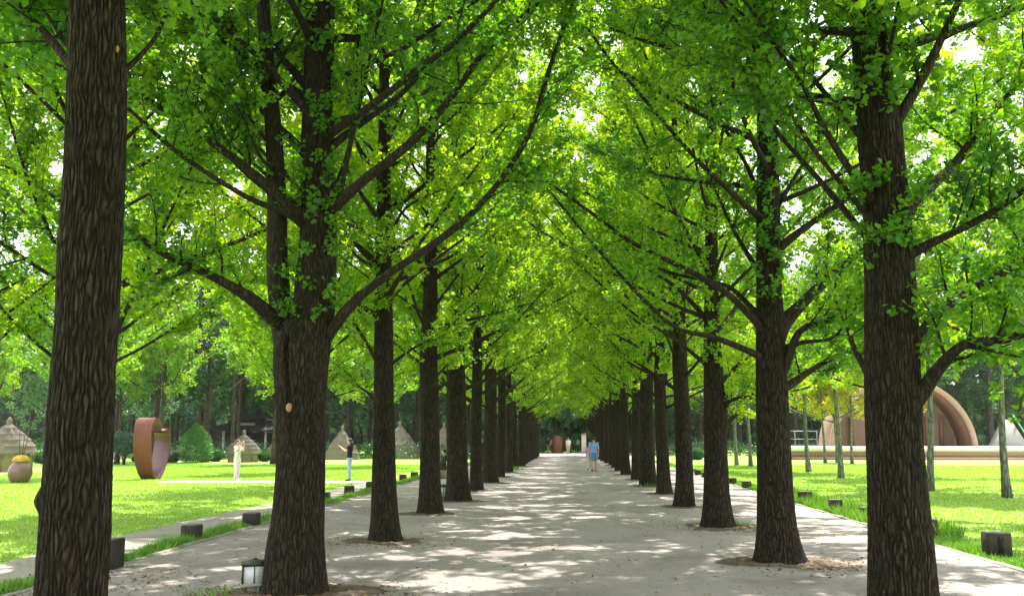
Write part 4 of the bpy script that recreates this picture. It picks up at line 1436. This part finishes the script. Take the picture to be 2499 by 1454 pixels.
#======================================================================= PAVILION
def pavilion():
    c = foot(607, 84)
    root = empty("pavilion", (c[0], c[1], 0))
    tag(root, "dark timber pavilion with a two-tier tiled roof at the wood's edge", "pavilion")
    pm = 84 / F_PX
    def X(px): return (px - 607) * pm
    def Z(py): return (1067 - py) * pm + CAM_H
    mb = MB(); mb.box((0, 0, 0.12), (5.4, 3.6, 0.28)); mb.build("platform", M['plaster'], root, False, world=False)
    for i, px in enumerate((525, 556, 590, 624, 660, 690)):
        mb = MB(); mb.tube([(X(px), -1.4, 0.2), (X(px), -1.4, Z(1050))], [0.11, 0.10], 10)
        mb.build("pillar", M['plaster'] if i in (1, 4) else M['darkwood'], root, world=False)
        mb = MB(); mb.tube([(X(px), 1.4, 0.2), (X(px), 1.4, Z(1050))], [0.10, 0.10], 8)
        mb.build("pillar", M['darkwood'], root, world=False)
    mb = MB(); mb.box((X(607), 1.0, 1.2), (5.0, 0.1, 1.9)); mb.build("back_wall", M['darkwood'], root, False, world=False)

    def hip(z0, z1, hw, hd, rw_, lift):
        """hipped roof with curved-up corners"""
        mb = MB()
        n = 12
        V = []
        for k in range(6):
            f = k / 5
            w = hw + (rw_ - hw) * f; d = hd * (1 - f) + 0.05
            z = z0 + (z1 - z0) * f ** 1.5
            for i in range(n * 4):
                s, t = divmod(i, n)
                u = t / n * 2 - 1
                x, y = [(u * w, -d), (w, u * d), (-u * w, d), (-w, -u * d)][s]
                cor = (abs(u) ** 4) * lift * (1 - f)
                V.append((x, y, z + cor))
        Q = []
        m = n * 4
        for k in range(5):
            for i in range(m):
                j = (i + 1) % m
                Q.append((k * m + i, k * m + j, (k + 1) * m + j, (k + 1) * m + i))
        mb.add(V, Q + [tuple(range(5 * m, 6 * m)), tuple(range(m - 1, -1, -1))])
        # tile ribs
        for i in range(26):
            u = -0.96 + 1.92 * i / 25
            a = [(u * (hw + (rw_ - hw) * f), -(hd * (1 - f) + 0.05), z0 + (z1 - z0) * f ** 1.5 + abs(u) ** 4 * lift * (1 - f) + 0.03) for f in (0, .25, .5, .75, 1)]
            mb.tube(a, [0.035] * 5, 5)
        mb.tube([(-rw_ - 0.1, 0, z1 + 0.12), (0, 0, z1 + 0.06), (rw_ + 0.1, 0, z1 + 0.12)], [0.09, 0.08, 0.09], 8)
        return mb
    hip(Z(1052), Z(1030), 3.3, 2.3, 1.9, 0.28).build("lower_roof", M['tile'], root, False, world=False)
    mb = MB(); mb.box((0.1, 0, (Z(1034) + Z(1020)) / 2), (2.3, 1.4, Z(1020) - Z(1036))); mb.build("upper_wall", M['darkwood'], root, False, world=False)
    mb = MB(); mb.box((0.05, -0.74, Z(1035)), (1.3, 0.06, 0.26)); mb.build("signboard", M['rail'], root, False, world=False)
    hip(Z(1022), Z(1000), 1.75, 1.3, 0.9, 0.22).build("upper_roof", M['tile'], root, False, world=False)


pavilion()
# slender bare pole-like tree before the pavilion
f = foot(565, 72)
root = empty("slender_trunk", (f[0], f[1], 0)); tag(root, "slender bare trunk standing before the dark pavilion", "tree")
mb = MB(); mb.tube([(0, 0, -0.02), (0.02, 0, 2.5), (-0.04, 0, 6), (0.05, 0, 9)], [0.16, 0.13, 0.11, 0.06], 10); mb.build("trunk", M['bark_forest'], root, world=False)


#======================================================================= HEART SCULPTURE
def heart():
    g = G(364, 1169)
    root = empty("heart_sculpture", (g.x, g.y, 0))
    tag(root, "big rust-red steel heart-shaped band standing on the lawn", "sculpture")
    az = math.atan2(g.x, g.y)                       # direction of view
    ud = az + math.radians(21)                      # heart plane runs away from the viewer, a little to the right
    U = Vector((math.sin(ud), math.cos(ud), 0))
    Wd = Vector((U.y, -U.x, 0))                     # band width runs across
    # closed heart outline (u, z)
    near = [(0.02, 0.02), (-0.30, 0.20), (-0.66, 0.62), (-0.88, 1.25), (-0.95, 1.85), (-0.82, 2.28), (-0.50, 2.47), (-0.18, 2.40), (0.02, 2.20), (0.10, 1.96)]
    far = [(0.28, 2.0), (0.52, 2.03), (0.82, 1.88), (0.92, 1.45), (0.78, 0.95), (0.52, 0.42), (0.12, 0.03)]
    cu = resample([Vector((a, 0, b)) for a, b in near], 60)
    cu2 = resample([Vector((0.10, 0, 1.94))] + [Vector((a, 0, b)) for a, b in far], 50)
    def band(line, hw, th, flip, sh=0.0):
        line = np.asarray(line)
        t = norm(np.gradient(line, axis=0))
        nn = -np.stack([t[:, 2], np.zeros(len(t)), -t[:, 0]], 1)
        out, inn = MB(), MB()
        def pt(p, w): return tuple(U * float(p[0]) + Wd * (w + sh) + Vector((0, 0, float(p[2]))))
        n = len(line)
        zt = line[:, 2]
        W2 = hw * (0.84 + 0.16 * np.clip(zt / 1.2, 0, 1))
        A = [pt(line[i] + nn[i] * th, -W2[i]) for i in range(n)]; B = [pt(line[i] + nn[i] * th, W2[i]) for i in range(n)]
        C = [pt(line[i] - nn[i] * th, -W2[i]) for i in range(n)]; D = [pt(line[i] - nn[i] * th, W2[i]) for i in range(n)]
        i = np.arange(n - 1)
        q = lambda a, b: np.stack([i + a * n, i + 1 + a * n, i + 1 + b * n, i + b * n], 1)
        V = np.array(A + B + C + D)
        outer = q(1, 0) if not flip else q(0, 1)
        out.addq(V, np.concatenate([outer, q(0, 2)[:, ::-1], q(3, 1)[:, ::-1]]))
        inn.addq(V, q(3, 2) if not flip else q(2, 3))
        return out, inn
    o1, i1 = band(cu, 0.36, 0.035, True)
    o2, i2 = band(cu2, 0.34, 0.035, True, 0.13)
    o1.V += []
    a = o1.build("large_lobe", M['corten'], root, True, world=False, edge=40)
    i1.build("large_lobe_lining", M['corten'], a, True, world=False) if False else None
    b_ = o2.build("small_lobe", M['corten'], root, True, world=False, edge=40)
    i1.build("inner_face", M['corten_in'], root, True, world=False)
    i2.build("inner_face", M['corten_in'], root, True, world=False)
    for o_ in root.children: pass


heart()


#======================================================================= JAR
g = G(47, 1178)
root = empty("clay_jar", (g.x, g.y, 0)); tag(root, "large brown glazed clay jar with a yellow cover on the left lawn", "jar")
mb = MB(); mb.lathe([(0.02, 0.0), (0.27, 0.0), (0.34, 0.10), (0.42, 0.30), (0.43, 0.45), (0.37, 0.62), (0.27, 0.74), (0.22, 0.79), (0.26, 0.83), (0.2, 0.83), (0.02, 0.80)], sides=36)
mb.build("body", M['jar'], root, world=False)
mb = MB()
mb.lathe([(0.27, 0.80), (0.30, 0.84), (0.27, 0.92), (0.20, 0.99), (0.10, 1.04), (0.02, 1.05)], sides=22, wob=0.018, rng=rs(4))
mb.build("cover", M['yellow'], root, world=False)
mb = MB()
for k, (dx, top) in enumerate(((-0.12, 2.1), (0.05, 2.0), (0.16, 2.15))):
    mb.tube([(dx * 0.4, 0, 0.95), (dx, 0.02, 1.5), (dx * 1.4, 0.05, top)], [0.018, 0.014, 0.008], 6)
mb.build("stem", M['rod'], root, world=False)


#======================================================================= POSTS
def post(px, py, w, h, label, group, slot=False, topc=True, rz=0.0):
    g = G(px, py)
    root = empty("wooden_post", (g.x, g.y, 0), rz)
    tag(root, label, "post", group)
    mb = MB(); mb.bevbox((0, 0, -0.03), (w, w, h + 0.03), 0.012)
    mb.build("body", M['post'], root, False, world=False)
    mb = MB(); mb.bevbox((0, 0, h + 0.001), (w * 0.95, w * 0.95, 0.012), 0.006)
    mb.build("top", M['post_top'], root, False, world=False)
    if slot:
        mb = MB(); mb.box((0, -w / 2 + 0.004, h * 0.52), (w * 0.26, 0.014, h * 0.66))
        mb.build("slot", M['black'], root, False, world=False)
    return root


GPL = "short square posts along the left kerb"
GPR = "short square posts along the right kerb"
for px, py, w, h, lb in [(262, 1388, .30, .385, "tallest dark post, half hidden behind the nearest left trunk"),
                         (467, 1318, .27, .25, "dark square post on the grass verge left of the forked trunk"),
                         (613, 1284, .27, .25, "grey post touching the left side of the forked trunk in the picture"),
                         (792, 1223, .26, .24, "post just right of the forked trunk"),
                         (852, 1209, .27, .28, "post below the woman in black"),
                         (904, 1194, .27, .25, "post at the left edge of the slim trunk"),
                         (983, 1171, .27, .22, "post first right of the slim trunk"),
                         (1011, 1166, .27, .24, "post second right of the slim trunk"),
                         (725, 1243, .27, .25, "post hidden behind the forked trunk")]:
    post(px, py, w, h, lb, GPL, rz=random.Random(px).uniform(-.15, .15))
for px, py, w, h, lb, s in [(2434, 1356, .315, .33, "nearest dark post with a black slot at the right kerb", True),
                            (2262, 1310, .29, .30, "post peeking out right of the nearest right trunk", False),
                            (2117, 1264, .26, .22, "post peeking out left of the nearest right trunk", False),
                            (2040, 1252, .27, .30, "mossy post in long grass, nearer of two between the right trunks", False),
                            (1965, 1228, .30, .30, "mossy post in long grass close to the second right trunk", False),
                            (1822, 1190, .27, .22, "post on the kerb just left of the second right trunk", False),
                            (1788, 1181, .25, .22, "post on the kerb just right of the third right trunk", False),
                            (1721, 1165, .26, .22, "post beyond the third right trunk on its left side", False),
                            (1703, 1159, .26, .22, "farthest visible post on the right kerb", False)]:
    post(px, py, w, h, lb, GPR, s, rz=random.Random(px).uniform(-.12, .12))


#======================================================================= LANTERNS
def lantern(px, py, label, scale=1.0, rz=0.0):
    g = G(px, py)
    root = empty("garden_lantern", (g.x, g.y, 0), rz)
    tag(root, label, "lantern", "low box lanterns beside the path")
    w, h, z0 = 0.25 * scale, 0.20 * scale, 0.09 * scale
    mb = MB(); mb.box((0, 0, z0 / 2 - 0.01), (w * 0.62, w * 0.62, z0 + 0.02), 0, 0.9); mb.box((w * .2, -w * .34, z0 / 2), (0.03, 0.02, z0))
    mb.build("pedestal", M['lampbase'], root, False, world=False)
    mb = MB(); mb.bevbox((0, 0, z0), (w * 1.16, w * 1.16, 0.03), 0.008); mb.build("ledge", M['lampbase'], root, False, world=False)
    for k in range(4):
        a = k * math.pi / 2
        mb = MB()
        c = (math.cos(a) * (w / 2 - 0.006), math.sin(a) * (w / 2 - 0.006), z0 + 0.03 + h / 2)
        mb.box(c, (0.006, w * 0.9, h), a)
        mb.build("pane", M['lamppane'], root, False, world=False)
    mb = MB()
    for sx in (-1, 1):
        for sy in (-1, 1):
            mb.box((sx * w / 2, sy * w / 2, z0 + 0.03 + h / 2), (0.018, 0.018, h))
    for k in range(4):
        a = k * math.pi / 2
        mb.box((math.cos(a) * (w / 2 + 0.001), math.sin(a) * (w / 2 + 0.001), z0 + 0.03 + h / 2), (0.010, 0.010, h), a)
        mb.box((math.cos(a) * (w / 2), math.sin(a) * (w / 2), z0 + 0.03 + h - 0.008), (0.013, w - 0.02, 0.016), a)
    mb.build("frame", M['lampframe'], root, False, world=False)
    mb = MB()
    zt = z0 + 0.03 + h + 0.001
    mb.box((0, 0, zt + 0.008), (w * 1.14, w * 1.14, 0.016)); mb.box((0, 0, zt + 0.03), (w * 1.0, w * 1.0, 0.026), 0, 0.35)
    mb.box((0, 0, zt + 0.052), (w * 0.22, w * 0.22, 0.016), 0, 0.7)
    mb.build("roof", M['lampframe'], root, False, world=False)


lantern(619, 1447, "bronze framed box lantern with frosted panes at the forked tree's foot", 1.0, math.radians(18))
lantern(1081, 1222, "small box lantern glimpsed between two left row trunks", 1.25, math.radians(10))


#======================================================================= STAGE AND ARCHED HALL
def stage():
    a = foot(1932, 74.5)
    x0, x1 = a[0], 52.0
    root = empty("stage", (x0, 74.5, 0)); tag(root, "long low white-topped stage platform across the right lawn", "stage")
    L = x1 - x0
    mb = MB(); mb.box((L / 2, 5.5, 0.83), (L, 11.0, 0.30)); mb.build("deck", M['stage'], root, False, world=False)
    mb = MB(); mb.box((L / 2, 5.55, 0.45), (L - 0.1, 10.8, 0.46)); mb.build("fascia", M['brick'], root, False, world=False)
    mb = MB(); mb.box((L / 2, 5.4, 0.06), (L + 0.1, 11.4, 0.3)); mb.build("step", M['cream'], root, False, world=False)


stage()


def arched_hall():
    c = foot(2176, 84)
    root = empty("arched_hall", (c[0], c[1] - 3.0, 0)); tag(root, "timber-lined arched bandshell with pale rim standing on the stage", "bandshell")
    R = 170 * 81 / F_PX
    zc = 0.95 - 0.25
    n = 48
    def arc(rr, y, a0=0.0, a1=math.pi):
        return [(rr * math.cos(a0 + (a1 - a0) * i / n), y, zc + rr * math.sin(a0 + (a1 - a0) * i / n)) for i in range(n + 1)]
    def shell(r_out, r_in, y0, y1, mb):
        V = arc(r_out, y0) + arc(r_in, y0) + arc(r_out, y1) + arc(r_in, y1)
        m = n + 1
        Q = []
        for i in range(n):
            Q += [(i, i + 1, m + i + 1, m + i), (2 * m + i, 3 * m + i, 3 * m + i + 1, 2 * m + i + 1), (i, 2 * m + i, 2 * m + i + 1, i + 1), (m + i, m + i + 1, 3 * m + i + 1, 3 * m + i)]
        mb.add(V, Q)
        return mb
    shell(R, R - 0.42, -0.25, 0.2, MB()).build("rim", M['cream'], root, False, world=False)
    shell(R - 0.02, R - 0.1, 0.2, 3.7, MB()).build("outer_shell", M['cream'], root, False, world=False)
    shell(R - 0.11, R - 0.30, 0.2, 3.6, MB()).build("vault", M['planks'], root, False, world=False)
    # ribs following the vault
    for y in ():
        shell(R - 0.31, R - 0.55, y, y + 0.2, MB()).build("rib", M['planks'], root, False, world=False)
    mb = MB()
    V = arc(R - 0.35, 3.5)
    mb.add(V + [], [tuple(range(n + 1))])
    mb.build("back_wall", M['cream'], root, False, world=False)
    for x in (-4.6, -3.2, 3.2, 4.4):
        mb = MB(); mb.box((x, 3.2, 2.2), (0.28, 0.28, 2.6)); mb.build("column", M['planks'], root, False, world=False)


arched_hall()

# railing frame left of the hall
a = foot(1936, 73.6)
root = empty("railing", (a[0] - 0.2, 76.0, 0.98)); tag(root, "thin grey metal railing on the stage left of the arched hall", "railing")
mb = MB()
for i in range(4):
    mb.tube([(i * 0.85 + 0.1, 0, 0.0), (i * 0.85 + 0.1, 0, 1.25)], [0.025, 0.025], 6)
mb.tube([(0.1, 0, 1.22), (2.65, 0, 1.22)], [0.025, 0.025], 6); mb.tube([(0.1, 0, 0.6), (2.65, 0, 0.6)], [0.018, 0.018], 6)
mb.build("rails", M['rail'], root, world=False) if False else mb.build("rail_frame", M['rail'], root, world=False)

# grey canvas tent at the far right, green pipe leaning beside it
a = foot(2462, 84)
root = empty("canvas_tent", (a[0], a[1], 0.0)); tag(root, "pale grey pointed canvas tent behind the stage at the right edge", "tent")
mb = MB(); mb.add([(-1.7, -1.2, 0), (1.7, -1.2, 0), (1.7, 1.2, 0), (-1.7, 1.2, 0), (0, -0.9, 3.2), (0, 0.9, 3.2)], [(0, 1, 4), (1, 2, 5, 4), (2, 3, 5), (3, 0, 4, 5), (3, 2, 1, 0)])
mb.build("canvas", M['tent'], root, False, world=False)
mb = MB(); mb.tube([(0.1, -1.1, 3.6), (1.0, -1.4, 1.8), (1.9, -1.6, 0.0)], [0.07, 0.07, 0.07], 8); mb.build("green_guy_pole", M['greenpipe'], root, world=False)

# orange arched board and pale wall at the end of the avenue
a = foot(1361, 102.6)
root = empty("arched_board", (a[0], a[1], 0)); tag(root, "orange-brown arched board at the far end of the path", "board")
mb = MB()
hw, hh = 0.50, 1.9
out = [(-hw, 0), (-hw, hh - 0.5)] + [(-hw * math.cos(t), hh - 0.5 + 0.5 * math.sin(t)) for t in np.linspace(0.2, math.pi - 0.2, 12)] + [(hw, hh - 0.5), (hw, 0)]
k = len(out)
mb.add([(x, -0.06, z) for x, z in out] + [(x, 0.06, z) for x, z in out], [tuple(range(k - 1, -1, -1)), tuple(range(k, 2 * k))] + [(i, i + 1, k + i + 1, k + i) for i in range(k - 1)])
mb.build("panel", M['orange'], root, False, world=False)
for sx in (-1, 1):
    mb = MB(); mb.box((sx * (hw + 0.06), 0, .8), (0.1, 0.16, 1.6)); mb.build("side_post", M['darkwood'], root, False, world=False)
a = foot(1425, 102.7)
root = empty("gate_pillar", (a[0], a[1], 0)); tag(root, "pale pinkish gate pillar at the far end of the path", "pillar")
mb = MB(); mb.bevbox((0, 0, 0), (0.5, 0.5, 2.0), 0.03); mb.build("shaft", M['plaster'], root, False, world=False)
mb = MB(); mb.bevbox((0, 0, 2.001), (0.62, 0.62, 0.12), 0.02); mb.build("cap", M['cream'], root, False, world=False)


#======================================================================= PEOPLE
def person(px, py, h, face, label, top, bottom, hair='hair', pose='down', legs='stand', short=False, long_hair=False, hat=None, dress=False, sleeves=0.5, bag=None, z=0.0, vox=0.012):
    """face: heading in radians, 0 = towards the camera (-Y)"""
    g = G(px, py) if not isinstance(px, tuple) else Vector(px)
    root = empty("person", (g.x, g.y, z), face)
    tag(root, label, "person")
    S = h
    V3 = lambda x, y, z_: Vector((x * S, y * S, z_ * S))
    hip = 0.52; sh = 0.815
    seat = legs == 'sit'
    dz = -0.255 if seat else 0.0
    # joints (front is -Y)
    if legs == 'stand':
        kn = [V3(-.050, -.008, .285), V3(.050, -.008, .285)]; an = [V3(-.050, .01, .045), V3(.055, .01, .045)]
    elif legs == 'walk':
        kn = [V3(-.048, -.055, .29), V3(.048, .015, .285)]; an = [V3(-.048, -.085, .05), V3(.048, .12, .075)]
    else:
        kn = [V3(-.06, -.23, .29), V3(.07, -.22, .29)]; an = [V3(-.06, -.20, .045), V3(.08, -.26, .045)]
    hp = [V3(-.048, 0, hip + dz), V3(.048, 0, hip + dz)]
    shp = [V3(-.103, 0, sh + dz), V3(.103, 0, sh + dz)]
    if pose == 'down':
        el = [V3(-.128, .01, .64), V3(.128, .01, .64)]; wr = [V3(-.125, -.03, .50), V3(.125, -.03, .50)]
    elif pose == 'swing':
        el = [V3(-.125, .035, .645), V3(.125, -.02, .64)]; wr = [V3(-.12, -.01, .51), V3(.12, -.09, .53)]
    elif pose == 'phone':
        el = [V3(-.115, -.09, .70), V3(.115, -.09, .70)]; wr = [V3(-.04, -.22, .80), V3(.035, -.22, .80)]
    elif pose == 'face':
        el = [V3(-.135, -.085, .72), V3(.135, -.085, .72)]; wr = [V3(-.05, -.14, .89), V3(.05, -.14, .89)]
    else:
        el = [V3(-.125, -.03, .66), V3(.125, -.03, .66)]; wr = [V3(-.06, -.14, .60), V3(.06, -.14, .60)]
    if seat:
        for L_ in (el, wr):
            for q in L_: q.z += dz * S
    body = MB()
    pel = V3(0, 0, hip + .02 + dz); chest = V3(0, 0, .74 + dz); neck = V3(0, .005, .845 + dz)
    head = V3(0, -.008, .925 + dz)
    body.ell(pel, (.088 * S, .062 * S, .06 * S)); body.ell(V3(0, 0, .64 + dz), (.078 * S, .053 * S, .09 * S)); body.ell(chest, (.095 * S, .062 * S, .09 * S))
    body.tube([V3(0, .006, .79 + dz), V3(0, .004, .835 + dz), head], [.042 * S, .031 * S, .03 * S], 12)
    body.ell(head, (.043 * S, .054 * S, .067 * S), 18, 14); body.ell(head + V3(0, -.02, -.035), (.03 * S, .032 * S, .03 * S))
    body.ell(head + V3(0, -.058, -.008), (.009 * S, .014 * S, .016 * S), 8, 6)
    for s in (-1, 1): body.ell(head + V3(s * .044, .004, 0), (.007 * S, .014 * S, .02 * S), 8, 6)
    for i, s in ((0, -1), (1, 1)):
        body.tube([hp[i] + V3(0, 0, .01), (hp[i] + kn[i]) / 2, kn[i], kn[i] * .6 + an[i] * .4 + V3(0, .008, 0), an[i]], [.055 * S, .047 * S, .033 * S, .034 * S, .021 * S], 12)
        body.ell(an[i] + V3(0, -.03, -.026), (.024 * S, .06 * S, .018 * S))
        body.tube([shp[i] * .75 + V3(0, 0, sh + dz) * .25, shp[i], (shp[i] + el[i]) / 2, el[i], (el[i] + wr[i]) / 2, wr[i]], [.035 * S, .034 * S, .028 * S, .022 * S, .022 * S, .015 * S], 12)
        # hand: palm, four fingers and a thumb
        d = (wr[i] - el[i]).normalized()
        side = d.cross(Vector((0, -1, 0.15))).normalized()
        curl = d.cross(side).normalized()
        palm = wr[i] + d * .028 * S
        body.tube([wr[i], palm, wr[i] + d * .05 * S], [.014 * S, .02 * S, .018 * S], 8)
        for fidx, (off, ln) in enumerate(((-.015, .036), (-.005, .042), (.005, .040), (.014, .031))):
            b0 = wr[i] + d * .05 * S + side * off * S
            b1 = b0 + d * ln * .5 * S; b2 = b1 + (d * .7 + curl * .5).normalized() * ln * .55 * S
            body.tube([b0, b1, b2], [.0055 * S, .005 * S, .0042 * S], 6)
        t0 = wr[i] + d * .02 * S - side * .017 * S * s
        body.tube([t0, t0 - side * .014 * S * s + d * .014 * S, t0 - side * .017 * S * s + d * .032 * S], [.0065 * S, .006 * S, .005 * S], 6)
    bo = body.build("body", M['skin'], root, world=False)
    m = bo.modifiers.new("join", 'REMESH'); m.mode = 'VOXEL'; m.voxel_size = vox * 0.75; m.use_smooth_shade = True

    def garment(name, mbx, mat, v=vox):
        o = mbx.build(name, mat, root, world=False)
        m = o.modifiers.new("join", 'REMESH'); m.mode = 'VOXEL'; m.voxel_size = v; m.use_smooth_shade = True
        return o
    k = 1.12
    sh_m = MB()
    sh_m.ell(V3(0, 0, .565 + dz), (.098 * S, .073 * S, .055 * S)); sh_m.ell(V3(0, 0, .64 + dz), (.090 * S, .066 * S, .09 * S)); sh_m.ell(chest, (.106 * S, .073 * S, .092 * S))
    sh_m.tube([V3(0, .004, .80 + dz), V3(0, .004, .832 + dz)], [.05 * S, .038 * S], 12)
    for i in (0, 1):
        e = shp[i].lerp(el[i], min(1, sleeves / .5)) if sleeves <= .5 else el[i]
        p_ = [shp[i] * .7 + V3(0, 0, sh + dz) * .3, shp[i], shp[i].lerp(e, .5), e]
        rd = [.042 * S, .042 * S, .037 * S, .034 * S]
        if sleeves > .5:
            p_.append(el[i].lerp(wr[i], (sleeves - .5) * 2 * .92)); rd.append(.024 * S)
        sh_m.tube(p_, rd, 12)
    garment("shirt" if not dress else "blouse", sh_m, top)
    pm_ = MB()
    pm_.ell(V3(0, 0, hip + .01 + dz), (.098 * S, .073 * S, .058 * S))
    for i in (0, 1):
        if short:
            e = hp[i].lerp(kn[i], .85)
            pm_.tube([hp[i] + V3(0, 0, .01), hp[i].lerp(e, .5), e], [.062 * S, .06 * S, .058 * S], 12)
        else:
            pm_.tube([hp[i] + V3(0, 0, .01), (hp[i] + kn[i]) / 2, kn[i], kn[i] * .5 + an[i] * .5, an[i] + V3(0, 0, .005)], [.06 * S, .053 * S, .041 * S, .038 * S, .031 * S], 12)
    garment("shorts" if short else "trousers", pm_, bottom)
    for i in (0, 1):
        s_ = MB(); s_.ell(an[i] + V3(0, -.03, -.024), (.03 * S, .070 * S, .022 * S)); s_.build("shoe", M['hair'] if not dress else M['stage'], root, world=False)
        e_ = MB(); e_.ell(head + V3((-1, 1)[i] * .017, -.0505, .004), (.006 * S, .004 * S, .004 * S), 8, 6); e_.build("eye", M['black'], root, world=False)
    mo = MB(); mo.ell(head + V3(0, -.051, -.035), (.012 * S, .004 * S, .004 * S), 8, 6); mo.build("mouth", M['orange'], root, world=False)
    hm = MB()
    hm.ell(head + V3(0, .012, .018), (.050 * S, .056 * S, .062 * S), 16, 12)
    if long_hair:
        hm.tube([head + V3(0, .03, .0), head + V3(0, .05, -.08), head + V3(0, .055, -.17)], [.048 * S, .05 * S, .03 * S], 12)
    hm.build("hair", M[hair], root, world=False)
    if hat is not None:
        ht = MB(); ht.lathe([(.02 * S, .085 * S), (.045 * S, .075 * S), (.052 * S, .03 * S), (.095 * S, .012 * S), (.095 * S, .005 * S), (.02 * S, .02 * S)], c=tuple(head + V3(0, 0, .0)), sides=18)
        ht.build("hat", hat, root, world=False)
    return root


C_blue = cloth("light_blue_shirt", (0.25, 0.42, 0.78)); C_blue2 = cloth("blue_shorts", (0.16, 0.25, 0.58))
C_white = cloth("white_cloth", (0.78, 0.74, 0.72)); C_black = cloth("black_top", (0.018, 0.016, 0.03))
C_jean = cloth("pale_denim", (0.36, 0.50, 0.66)); C_pink = cloth("pink_shirt", (0.62, 0.36, 0.42)); C_dark = cloth("dark_trousers", (0.03, 0.028, 0.035))
C_khaki = cloth("khaki_shorts", (0.48, 0.42, 0.26)); C_cream = cloth("cream_trousers", (0.66, 0.58, 0.40)); C_wine = cloth("dark_wine_cloth", (0.10, 0.035, 0.04))
person(577, 1173, 1.63, math.radians(75), "woman in white blouse and trousers raising both hands to her face on the left lawn", C_white, C_white, 'hair_b', 'face', 'stand', dress=True, sleeves=.4)
person(852, 1173, 1.66, math.radians(-80), "long-haired woman in black top and pale jeans holding a phone out to the left", C_black, C_jean, 'hair', 'phone', 'stand', long_hair=True, sleeves=.3)
person(1450, 1151, 1.74, math.pi, "man in light blue shirt and blue shorts walking away down the path", C_blue, C_blue2, 'hair', 'down', 'walk', short=True, sleeves=.45)
person(1439, 1149, 1.45, math.pi * .95, "smaller person in pink and cream walking at the blue-shirted man's left side", C_pink, C_cream, 'hair_b', 'swing', 'walk', sleeves=.4)
person(1348, 1106, 1.7, math.pi, "far walker in pink top and dark trousers at the left of the path's end", C_pink, C_dark, 'hair', 'down', 'walk')
person(1338, 1105, 1.68, 0.2, "far walker in dark clothes and pale sun hat at the path's left edge", C_dark, C_cream, 'hair', 'down', 'stand', hat=C_cream)
person(1387, 1109, 1.7, 0.0, "far walker in white shirt and khaki shorts in the middle of the path", C_white, C_khaki, 'hair', 'swing', 'walk', short=True)
person(1411, 1104, 1.66, 0.3, "far walker in white top right of the one in khaki shorts", C_white, C_dark, 'hair', 'down', 'walk')
person(1174, 1141, 1.66, math.radians(30), "person in dark clothes half hidden between two left row trunks", C_black, C_dark, 'hair', 'down', 'stand')
sp = person(1083, 1168, 1.62, math.radians(-60), "person in dark clothes sitting on a block between two left row trunks", C_dark, C_wine, 'hair', 'lap', 'sit', sleeves=1.0)
g = G(1083, 1168)
root = empty("stone_block", (g.x + 0.03, g.y + 0.06, 0)); tag(root, "low grey stone block under the seated person in dark clothes", "block")
mb = MB(); mb.bevbox((0, 0, 0), (0.45, 0.45, 0.33), 0.03, math.radians(-60)); mb.build("block", M['kerb'], root, False, world=False)
# phone held by the woman in black
g = G(852, 1173)
fd = math.radians(-80)
hx = Vector((math.sin(fd), -math.cos(fd), 0))
mb = MB(); mb.box((0, 0, 0), (0.08, 0.012, 0.15), fd)
o = mb.build("phone", M['black'], None, False)
o.location = (g.x + hx.x * 0.235 * 1.66, g.y + hx.y * 0.235 * 1.66, 0.85 * 1.66)
tag(o, "small dark phone held up by the woman in the black top", "phone")


#======================================================================= HAZE
hz = MB(); hz.box((0, 75, 10.0), (1900, 1700, 22.0))
hm_ = bpy.data.materials.new("haze")
hm_.use_nodes = True
hm_.node_tree.nodes.clear()
ho = N(hm_.node_tree, "ShaderNodeOutputMaterial")
hv = N(hm_.node_tree, "ShaderNodeVolumePrincipled")
hv.inputs['Color'].default_value = (0.93, 0.97, 0.92, 1)
hv.inputs['Density'].default_value = 0.00022
hv.inputs['Anisotropy'].default_value = 0.3
hm_.node_tree.links.new(hv.outputs[0], ho.inputs['Volume'])
o = hz.build("haze", hm_, None, False)
tag(o, "thin pale summer haze filling the air of the avenue", "haze", None, "stuff")
